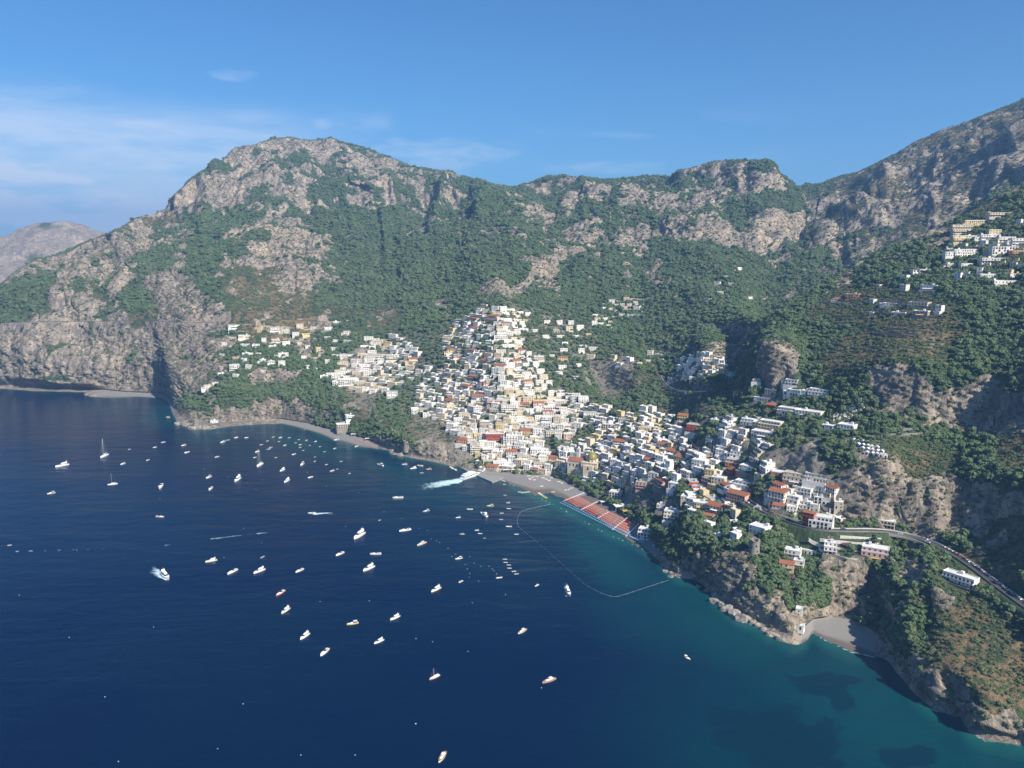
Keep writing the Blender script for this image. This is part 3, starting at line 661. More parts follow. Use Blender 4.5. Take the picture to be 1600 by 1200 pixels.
class MB:
    def __init__(s): s.v = []; s.f = []
    def box(s, x0, x1, y0, y1, z0, z1, rot=None, org=None):
        b = len(s.v)
        s.v += [(x0,y0,z0),(x1,y0,z0),(x1,y1,z0),(x0,y1,z0),(x0,y0,z1),(x1,y0,z1),(x1,y1,z1),(x0,y1,z1)]
        s.f += [tuple(b + i for i in q) for q in ((0,3,2,1),(4,5,6,7),(0,1,5,4),(1,2,6,5),(2,3,7,6),(3,0,4,7))]
        return s
    def poly(s, pts, faces):
        b = len(s.v); s.v += [tuple(p) for p in pts]; s.f += [tuple(b + i for i in q) for q in faces]; return s
    def gable(s, x0, x1, y0, y1, z, h, o=.4, hip=0.0):
        x0 -= o; x1 += o; y0 -= o; y1 += o
        if x1 - x0 >= y1 - y0:
            m = (y0 + y1) / 2; k = (y1 - y0) / 2 * hip
            P = [(x0,y0,z),(x1,y0,z),(x1,y1,z),(x0,y1,z),(x0 + k,m,z + h),(x1 - k,m,z + h)]
            Fq = [(0,1,5,4),(2,3,4,5),(1,2,5),(3,0,4),(0,3,2,1)]
        else:
            m = (x0 + x1) / 2; k = (x1 - x0) / 2 * hip
            P = [(x0,y0,z),(x1,y0,z),(x1,y1,z),(x0,y1,z),(m,y0 + k,z + h),(m,y1 - k,z + h)]
            Fq = [(1,2,5,4),(3,0,4,5),(0,1,4),(2,3,5),(0,3,2,1)]
        return s.poly(P, Fq)
    def lathe(s, prof, cx=0, cy=0, n=12, cap=True, sx=1, sy=1):
        b = len(s.v)
        for r, z in prof:
            for i in range(n):
                a = 2 * math.pi * i / n; s.v.append((cx + r * math.cos(a) * sx, cy + r * math.sin(a) * sy, z))
        for j in range(len(prof) - 1):
            for i in range(n):
                k = (i + 1) % n
                s.f.append((b + j*n + i, b + j*n + k, b + (j+1)*n + k, b + (j+1)*n + i))
        if cap:
            s.f.append(tuple(b + (len(prof)-1)*n + i for i in range(n))); s.f.append(tuple(b + n - 1 - i for i in range(n)))
        return s
    def tube(s, a, c, r, n=5):
        a = Vector(a); c = Vector(c); d = (c - a).normalized(); u = d.orthogonal().normalized(); w = d.cross(u); b = len(s.v)
        for p in (a, c):
            for i in range(n):
                t = 2 * math.pi * i / n; q = p + (u * math.cos(t) + w * math.sin(t)) * r; s.v.append(tuple(q))
        for i in range(n):
            k = (i + 1) % n; s.f.append((b + i, b + k, b + n + k, b + n + i))
        s.f.append(tuple(b + n + i for i in range(n))); s.f.append(tuple(b + n - 1 - i for i in range(n)))
        return s
    def obj(s, name, m, parent=None, smooth=False):
        me = bpy.data.meshes.new(name); me.from_pydata(s.v, [], s.f)
        if m: me.materials.append(m)
        if smooth: me.polygons.foreach_set('use_smooth', np.ones(len(me.polygons), bool))
        o = bpy.data.objects.new(name, me); COL.objects.link(o)
        if parent is not None: o.parent = parent
        return o
def thing(name, loc, rz=0.0, label=None, cat=None, group=None):
    o = bpy.data.objects.new(name, None); COL.objects.link(o); o.location = loc; o.rotation_euler = (0, 0, rz)
    tag(o, label, cat, group); return o
def tag(o, label=None, cat=None, group=None, kind=None):
    if label: o['label'] = label
    if cat: o['category'] = cat
    if group: o['group'] = group
    if kind: o['kind'] = kind
    return o
def part(name, me, parent, loc=(0,0,0), rz=0.0, sc=None):
    o = bpy.data.objects.new(name, me); COL.objects.link(o); o.parent = parent; o.location = loc; o.rotation_euler = (0,0,rz)
    if sc: o.scale = sc
    return o
def pmesh(mb, name, m):
    me = bpy.data.meshes.new(name); me.from_pydata(mb.v, [], mb.f)
    for q in (m if isinstance(m, list) else [m]): me.materials.append(q)
    return me
ORD = ['first','second','third','fourth','fifth','sixth','seventh','eighth','ninth','tenth','eleventh','twelfth','thirteenth','fourteenth','fifteenth','sixteenth','seventeenth','eighteenth','nineteenth','twentieth']
def ordinal(n):
    if n <= 20: return ORD[n - 1]
    tens = {2: 'twenty', 3: 'thirty', 4: 'forty', 5: 'fifty', 6: 'sixty', 7: 'seventy', 8: 'eighty', 9: 'ninety'}
    if n < 100:
        if n % 10 == 0: return {2:'twentieth',3:'thirtieth',4:'fortieth',5:'fiftieth',6:'sixtieth',7:'seventieth',8:'eightieth',9:'ninetieth'}[n // 10]
        return tens[n // 10] + '-' + ORD[n % 10 - 1]
    return 'hundred-and-' + ordinal(n - 100) if n > 100 else 'hundredth'
PENDING = []          # (object, base label, px) -> labels made single by their order from the left
def settle_labels():
    by = {}
    for o, base, px in PENDING: by.setdefault(base, []).append((px, o))
    for base, lst in by.items():
        if len(lst) == 1: lst[0][1]['label'] = base; continue
        lst.sort(key=lambda q: q[0])
        for i, (px, o) in enumerate(lst):
            w = 'leftmost such' if i == 0 else ('rightmost such' if i == len(lst) - 1 else ordinal(i + 1) + ' such from left')
            if len((base + w).split()) > 15: w = w.replace(' such from left', ' from left')
            o['label'] = base + ', ' + w
            if len(o['label'].split()) > 16: o['label'] = base.replace('flat white roof', 'white roof').replace(' house with', ' with') + ', ' + w

# occupied ground, 2 m cells
OX0, OY0, OCS = -2600.0, 300.0, 2.0
OCC = np.zeros((2600, 2100), bool)
def occupy(cx, cy, hw, hd, rz, m=1.5):
    n = int((max(hw, hd) + m) * 1.5 / OCS) + 1
    ix, iy = int((cx - OX0) / OCS), int((cy - OY0) / OCS)
    a = np.arange(-n, n + 1)
    gx, gy = np.meshgrid(a * OCS, a * OCS, indexing='ij')
    c, q = math.cos(-rz), math.sin(-rz)
    u = gx * c - gy * q; v = gx * q + gy * c
    k = (np.abs(u) < hw + m) & (np.abs(v) < hd + m)
    xi = np.clip(ix + a, 0, OCC.shape[0] - 1); yi = np.clip(iy + a, 0, OCC.shape[1] - 1)
    OCC[np.ix_(xi, yi)] |= k
def occupied(x, y):
    ix = ((np.asarray(x) - OX0) / OCS).astype(int); iy = ((np.asarray(y) - OY0) / OCS).astype(int)
    ok = (ix >= 0) & (iy >= 0) & (ix < OCC.shape[0]) & (iy < OCC.shape[1])
    return OCC[np.clip(ix, 0, OCC.shape[0] - 1), np.clip(iy, 0, OCC.shape[1] - 1)] & ok

# ------------------------------------------------------------------ roads
def ribbon(P, w, dz=0.0, th=0.0):
    P = np.asarray(P); d = np.gradient(P[:, :2], axis=0); d /= np.linalg.norm(d, axis=1)[:, None] + 1e-9
    n = np.stack([-d[:, 1], d[:, 0]], 1)
    Lp = np.concatenate([P[:, :2] + n * w, P[:, 2:3] + dz], 1); Rp = np.concatenate([P[:, :2] - n * w, P[:, 2:3] + dz], 1)
    return Lp, Rp, n
def road_mesh(P, w, th):
    Lp, Rp, n = ribbon(P, w)
    k = len(P); dn = np.array([0, 0, -th])
    V = np.concatenate([Lp, Rp, Rp + dn, Lp + dn]); f = []
    for i in range(k - 1):
        for a, b_ in ((0, 1), (1, 2), (2, 3), (3, 0)):
            f.append((a*k + i, b_*k + i, b_*k + i + 1, a*k + i + 1))
    f += [(0, 3*k, 2*k, k), (k-1, 2*k-1, 3*k-1, 4*k-1)]
    return V, f
def wall_mesh(P, off, t, h0, h1):
    Lp, Rp, n = ribbon(P, 0)
    A_ = P[:, :2] + n * off; B_ = P[:, :2] + n * (off + t)
    z = P[:, 2:3]
    k = len(P)
    V = np.concatenate([np.concatenate([A_, z + h0], 1), np.concatenate([B_, z + h0], 1), np.concatenate([B_, z + h1], 1), np.concatenate([A_, z + h1], 1)])
    f = []
    for i in range(k - 1):
        for a, b_ in ((0, 1), (1, 2), (2, 3), (3, 0)):
            f.append((a*k + i, a*k + i + 1, b_*k + i + 1, b_*k + i))
    f += [(0, k, 2*k, 3*k), (k-1, 4*k-1, 3*k-1, 2*k-1)]
    return V, f
RW = {'coast': 3.5, 'town': 3.0, 'spur': 2.6, 'corniche': 3.5}
for nm, P in ROADS.items():
    V, f = road_mesh(P, RW[nm], 1.2)
    o = mesh_obj('road', V, f, [M['asphalt']]); o['kind'] = 'structure'
    for q in P[::2]:
        if nm == 'coast' and vx0 < project(q[0], q[1], q[2])[0] < vx1: continue
        occupy(q[0], q[1], RW[nm] + 1, RW[nm] + 1, 0, 1.0)
walls_ = {'coast': [(-3.8, 'pale parapet wall along the seaward edge of the coast road'), (3.5, 'low stone wall along the uphill edge of the coast road')],
 'town': [(-3.3, 'low wall beside the shaded lower town street')], 'spur': [(-2.9, 'pale wall edging the curved road below the hillside village'), ]}
for nm, ws in walls_.items():
    for off, lb in ws:
        V, f = wall_mesh(ROADS[nm], off, .35, -1.8 if nm != 'corniche' else -3.0, 1.0)
        o = mesh_obj('parapet_wall', V, f, [M['offwhite'] if off < 0 else M['stone']]); tag(o, lb, 'wall')
# viaduct across the gorge
vp = cp_[max(i0 - 2, 0):i1 + 3]
mid_v = vp[len(vp) // 2]
vt = thing('viaduct', (float(mid_v[0]), float(mid_v[1]), float(mid_v[2])), 0, 'road viaduct on stone piers crossing the dark gorge behind the small cove', 'viaduct')
V, f = road_mesh(vp - np.array([0, 0, .9]), 4.9, 1.5); dk = mesh_obj('deck', V - mid_v, f, [M['concrete']], parent=vt)
for fr in (.22, .5, .76):
    q = vp[int(len(vp) * fr)]; gz = ground(q[0], q[1], q[2] - 2)[0]
    d = vp[min(int(len(vp) * fr) + 1, len(vp) - 1)] - vp[int(len(vp) * fr) - 1]
    b = MB(); hh = q[2] - 2.4 - gz + 4; b.box(-1.5, 1.5, -3.4, 3.4, -hh, 0); b.box(-2.1, 2.1, -4.2, 4.2, -.9, -.002)
    o = b.obj('pier', M['stone'], vt); o.location = (q[0] - mid_v[0], q[1] - mid_v[1], q[2] - 2.4 - mid_v[2]); o.rotation_euler = (0, 0, math.atan2(d[1], d[0]))
    if fr > .9: o['label'] = 'pier'

# ------------------------------------------------------------------ buildings
wm = MB(); wm.box(-.5, .5, -.07, .07, 0, 1); WIN = pmesh(wm, 'window', M['glass'])
fm = MB(); fm.box(-.62, .62, -.05, .05, -.1, 0.0).box(-.62, .62, -.05, .05, 1.0, 1.1).box(-.62, -.5, -.05, .05, 0, 1).box(.5, .62, -.05, .05, 0, 1)
am = MB(); na_ = 8
pts_a = [(-.5, 0), (.5, 0)] + [(.5 * math.cos(a), .62 + .38 * math.sin(a)) for a in np.linspace(0, math.pi, na_)]
am.poly([(x, -.09, z) for x, z in pts_a] + [(x, .09, z) for x, z in pts_a], [tuple(range(len(pts_a)))] + [(i, i + len(pts_a), (i + 1) % len(pts_a) + len(pts_a), (i + 1) % len(pts_a)) for i in range(len(pts_a))])
ARC = pmesh(am, 'arch', M['dark'])
dm = MB(); dm.box(-.5, .5, -.08, .08, 0, 1); DOOR = pmesh(dm, 'door', M['dark'])
def slope_dir(x, y, s=22):
    gx = ground(x + s, y)[0] - ground(x - s, y)[0]; gy = ground(x, y + s)[0] - ground(x, y - s)[0]
    return math.atan2(-gy, -gx), math.hypot(gx, gy) / (2 * s)
def size_at(p):
    D = math.sqrt(p.x ** 2 + p.y ** 2 + (p.z - H0) ** 2); return D / F
def building(P, w, d, h, col, roof='flat', rz=None, rnd=None, detail=1, label=None, name='house', feats='', group=None, cat=None, zone=None, px=0):
    """front middle of the base at P; local x runs along the front, local -y is the outward front normal"""
    rnd = rnd or random
    t = thing(name, P, rz)
    base = -max(3.0, d * .55)
    st = max(1, round(h / 3.1)); fh = h / st
    W = MB(); W.box(-w/2, w/2, 0, d, base, h)
    RF = MB(); rm = M['roofw']
    tier = ('tier' in feats) or (st >= 3 and w > 9 and rnd.random() < .55)
    boxes = [(-w/2, w/2, 0, d, h)]
    if tier:
        td = rnd.uniform(2.2, 3.6); th = h - fh * rnd.choice([1, 2] if st > 3 else [1])
        W = MB(); W.box(-w/2, w/2, td, d, base, h); W.box(-w/2 - .01, w/2 + .01, 0, td, base, th)
        boxes = [(-w/2, w/2, td, d, h), (-w/2, w/2, 0, td, th)]
    wing = (w > 10 and rnd.random() < .5 and 'plain' not in feats)
    if wing:
        s = rnd.choice([-1, 1]); ww = rnd.uniform(.25, .4) * w; wh = h - fh if st > 1 else h * .7
        x0, x1 = (w/2 + .01, w/2 + ww) if s > 0 else (-w/2 - ww, -w/2 - .01)
        W.box(x0, x1, 1.2, d * .9, base, wh); boxes.append((x0, x1, 1.2, d * .9, wh))
    W.obj('wall', M[col], t)
    rcol = {'flat': rnd.choice(['roofw', 'roofw', 'roofw', 'roofg', 'roofc']), 'tile': 'tile', 'hip': 'tile', 'dome': 'roofw', 'vault': 'roofw', 'white': 'roofw'}[roof]
    for bi, (x0, x1, y0, y1, z) in enumerate(boxes):
        if roof in ('tile', 'hip') and bi == 0:
            RF.gable(x0, x1, y0, y1, z + .003, min(x1 - x0, y1 - y0) * .22, .45, 1.0 if roof == 'hip' else 0.0)
        elif roof == 'dome' and bi == 0:
            r = min(x1 - x0, y1 - y0) * .36
            RF.box(x0 - .15, x1 + .15, y0 - .15, y1 + .15, z + .003, z + .5)
            RF.lathe([(r, z + .5), (r * .96, z + .5 + r * .35), (r * .75, z + .5 + r * .7), (r * .4, z + .5 + r * .92), (.05, z + .5 + r)], (x0 + x1) / 2, (y0 + y1) / 2, 14)
        elif roof == 'vault' and bi == 0:
            n = max(1, int((x1 - x0) / 4)); dx = (x1 - x0) / n
            for i in range(n):
                a = x0 + i * dx + .15; c = a + dx - .3; P_ = []; Q_ = []
                for k in range(7):
                    an = math.pi * k / 6; xx_ = (a + c) / 2 - math.cos(an) * (c - a) / 2; zz_ = z + .05 + math.sin(an) * (c - a) * .26
                    P_.append((xx_, y0 + .1, zz_)); Q_.append((xx_, y1 - .1, zz_))
                RF.poly(P_ + Q_, [(k, k + 1, k + 8, k + 7) for k in range(6)] + [tuple(range(6, -1, -1)), tuple(range(7, 14))])
        else:
            pw = .28; ph = rnd.uniform(.5, 1.0)
            RF.box(x0 - .12, x1 + .12, y0 - .12, y1 + .12, z + .003, z + .2)
            RF.box(x0 - .12, x1 + .12, y0 - .12, y0 + pw, z + .2, z + ph); RF.box(x0 - .12, x1 + .12, y1 - pw, y1 + .12, z + .2, z + ph)
            RF.box(x0 - .12, x0 + pw, y0 + pw, y1 - pw, z + .2, z + ph); RF.box(x1 - pw, x1 + .12, y0 + pw, y1 - pw, z + .2, z + ph)
            if bi == 0 and rnd.random() < .6 and w > 7:
                a = rnd.uniform(x0 + 1, x1 - 3.2); RF.box(a, a + 2.2, y1 - 3.4, y1 - 1.0, z + .2, z + 2.5)
    if detail == 1:
        RF.obj('roof', M[rcol], t)
    else:
        RF.obj('roof', M[rcol], t)
    # openings
    sp = rnd.uniform(2.7, 3.6)
    wins = []      # (mesh, loc, rz, scale)
    arch = 'arch' in feats or rnd.random() < .14
    balc = []
    tops = {}
    for bi, (x0, x1, y0, y1, z) in enumerate(boxes):
        ns = max(1, round(z / fh)); nx = max(1, int((x1 - x0) / sp)); dx = (x1 - x0) / nx
        for s_ in range(ns):
            if bi == 0 and tier and z - (s_ + 0) * fh > 0 and s_ * fh < boxes[1][4] - .5 : continue
            bal = st > 1 and s_ > 0 and rnd.random() < (.75 if 'balc' in feats else .4) and bi < 2
            if bal: balc.append((x0, x1, y0, s_ * fh))
            for i in range(nx):
                if rnd.random() < .12: continue
                x = x0 + (i + .5) * dx
                if arch and (s_ == 0 or 'arch' in feats) : wins.append((ARC, (x, y0 - .02, s_ * fh + .15), 0, (min(2.1, dx * .7), 1, min(2.6, fh * .85))))
                elif bal or rnd.random() < .35: wins.append((DOOR, (x, y0 - .02, s_ * fh + .1), 0, (1.35, 1, 2.25)))
                else: wins.append((WIN, (x, y0 - .02, s_ * fh + .95), 0, (rnd.choice([.9, 1.1, 1.3, 1.9]), 1, rnd.choice([1.2, 1.45, 1.6]))))
            ny = int((y1 - y0) / sp)
            for sx in (-1, 1):
                if wing and bi == 0 and ((sx > 0) == (boxes[-1][0] > 0)) and s_ * fh < boxes[-1][4]: continue
                for j in range(ny):
                    if rnd.random() < .3: continue
                    y = y0 + (j + .5) * (y1 - y0) / ny
                    wins.append((WIN, (x1 + .02 if sx > 0 else x0 - .02, y, s_ * fh + .95), math.pi / 2, (1.1, 1, 1.4)))
    if detail >= 1:
        for me, loc, r_, sc in wins: part({'window': 'window', 'arch': 'arch', 'door': 'door'}[me.name.split('.')[0]], me, t, loc, r_, sc)
    else:
        Wn = MB()
        for me, loc, r_, sc in wins:
            a, c = sc[0] / 2, sc[2]
            if r_ == 0: Wn.box(loc[0] - a, loc[0] + a, loc[1] - .06, loc[1] + .06, loc[2], loc[2] + c)
            else: Wn.box(loc[0] - .06, loc[0] + .06, loc[1] - a, loc[1] + a, loc[2], loc[2] + c)
        if Wn.v: tag(Wn.obj('windows', M['glass'], t), kind='stuff')
    for x0, x1, y0, z in balc:
        B = MB(); bd = rnd.uniform(1.1, 1.7)
        B.box(x0 + .1, x1 - .1, y0 - bd, y0 - .003, z - .22, z)
        B.box(x0 + .1, x1 - .1, y0 - bd, y0 - bd + .12, z, z + .9); B.box(x0 + .1, x0 + .22, y0 - bd + .12, y0 - .003, z, z + .9); B.box(x1 - .22, x1 - .1, y0 - bd + .12, y0 - .003, z, z + .9)
        B.obj('balcony', M[col if rnd.random() < .6 else 'white'], t)
    if 'terr' in feats or (rnd.random() < .35):
        T = MB(); td = rnd.uniform(3, 5); T.box(-w/2 - .8, w/2 + .8, -td, -.003, base - 2, -.15); T.box(-w/2 - .8, w/2 + .8, -td, -td + .25, -.15, .75)
        T.obj('terrace', M['white' if rnd.random() < .5 else 'stone'], t)
        occupy(P[0], P[1], w / 2 + 1, td + 1, rz, 1)
    if 'awn' in feats or rnd.random() < .12:
        a = MB(); aw = w * rnd.uniform(.4, .8); a.poly([(-aw/2, -2.6, 2.35), (aw/2, -2.6, 2.35), (aw/2, -.13, 2.9), (-aw/2, -.13, 2.9), (-aw/2, -2.6, 2.27), (aw/2, -2.6, 2.27), (aw/2, -.13, 2.82), (-aw/2, -.13, 2.82)], [(0,1,2,3),(7,6,5,4),(0,4,5,1),(1,5,6,2),(2,6,7,3),(3,7,4,0)])
        a.obj('awning', M[rnd.choice(['awn_w', 'awn_w', 'awn_y', 'awn_g'])], t)
    cx = P[0] - math.sin(rz) * d / 2; cy = P[1] + math.cos(rz) * d / 2
    occupy(cx, cy, w / 2 + (2 if wing else 0), d / 2, rz, 1.2)
    colw = {'white': 'white', 'offwhite': 'chalk-white', 'cream': 'cream', 'yellow': 'ochre yellow', 'pink': 'pink', 'red': 'red', 'orange': 'orange', 'tan': 'tan', 'grey': 'grey', 'stone': 'stone'}[col]
    rw_ = {'flat': 'flat roof', 'white': 'flat white roof', 'tile': 'tiled roof', 'hip': 'hipped tiled roof', 'dome': 'domed roof', 'vault': 'vaulted roof'}[roof]
    sw = {1: 'one-storey', 2: 'two-storey', 3: 'three-storey', 4: 'four-storey', 5: 'five-storey', 6: 'six-storey'}.get(st, 'tall')
    tag(t, None, cat or 'house', group)
    if label: t['label'] = label
    else: PENDING.append((t, f"{colw} {sw} house with {rw_} {zone or 'on the hillside'}", px))
    return t
ZONES = [  # (x0, y0, x1, y1, phrase)
 (0, 480, 470, 700, 'on the left terraces'), (470, 480, 700, 640, 'on the western quarter'), (470, 640, 700, 720, 'by the far beach'),
 (700, 440, 860, 560, 'high in the central town'), (700, 560, 860, 660, 'midway up the central town'), (700, 660, 860, 760, 'at the foot of the central town'),
 (860, 440, 1040, 600, 'among trees above the town'), (860, 600, 1040, 690, 'right of the central town'), (860, 690, 1040, 860, 'behind the main beach'),
 (1040, 380, 1180, 545, 'in the wooded valley'), (1040, 545, 1180, 630, 'in the small ridge village'), (1040, 630, 1140, 880, 'above the beach end'),
 (1140, 560, 1300, 690, 'below the dark cliffs'), (1140, 690, 1400, 840, 'on the coast road hillside'), (1140, 840, 1420, 1000, 'on the wooded headland'),
 (1280, 600, 1420, 720, 'beside the cemetery'), (1440, 300, 1620, 450, 'in the hilltop village'), (1200, 380, 1620, 500, 'on the olive terraces'), (1420, 800, 1620, 1000, 'by the coast road')]
def zone_of(px, py):
    for x0, y0, x1, y1, z in ZONES:
        if x0 <= px < x1 and y0 <= py < y1: return z
    return 'on the mountainside'
NB = [0]
USED = []
def place(px, py, wpx, hpx, col, roof='flat', feats='', turn=None, dep=None, label=None, name='house', detail=None, cat=None, group='houses of the hillside town', zlift=0.0):
    p, n = hit(px, py)
    if p is None: return None
    s = size_at(p); w = max(wpx * s, 5.0); h = max(hpx * s * .86, 3.0); h = max(1, round(h / 3.1)) * 3.1
    g_, sl = slope_dir(p.x, p.y)
    tocam = math.atan2(-p.y, -p.x)
    if turn is None:
        df = (g_ - tocam + math.pi) % (2 * math.pi) - math.pi
        face = tocam + max(-1.0, min(1.0, df)) * .8
        face += random.gauss(0, .10) - (R(20) if 950 < px < 1420 else 0)
    else: face = tocam + R(turn)
    d = dep or min(max(w * random.uniform(.6, .85), 6), 13)
    rz = face + math.pi / 2
    det = detail if detail is not None else (1 if wpx >= 15 else 0)
    USED.append((px, py, wpx)); NB[0] += 1
    return building((p.x, p.y, p.z + zlift), w, d, h, col, roof, rz, random, det, label, name, feats, group, cat, zone_of(px, py), px)
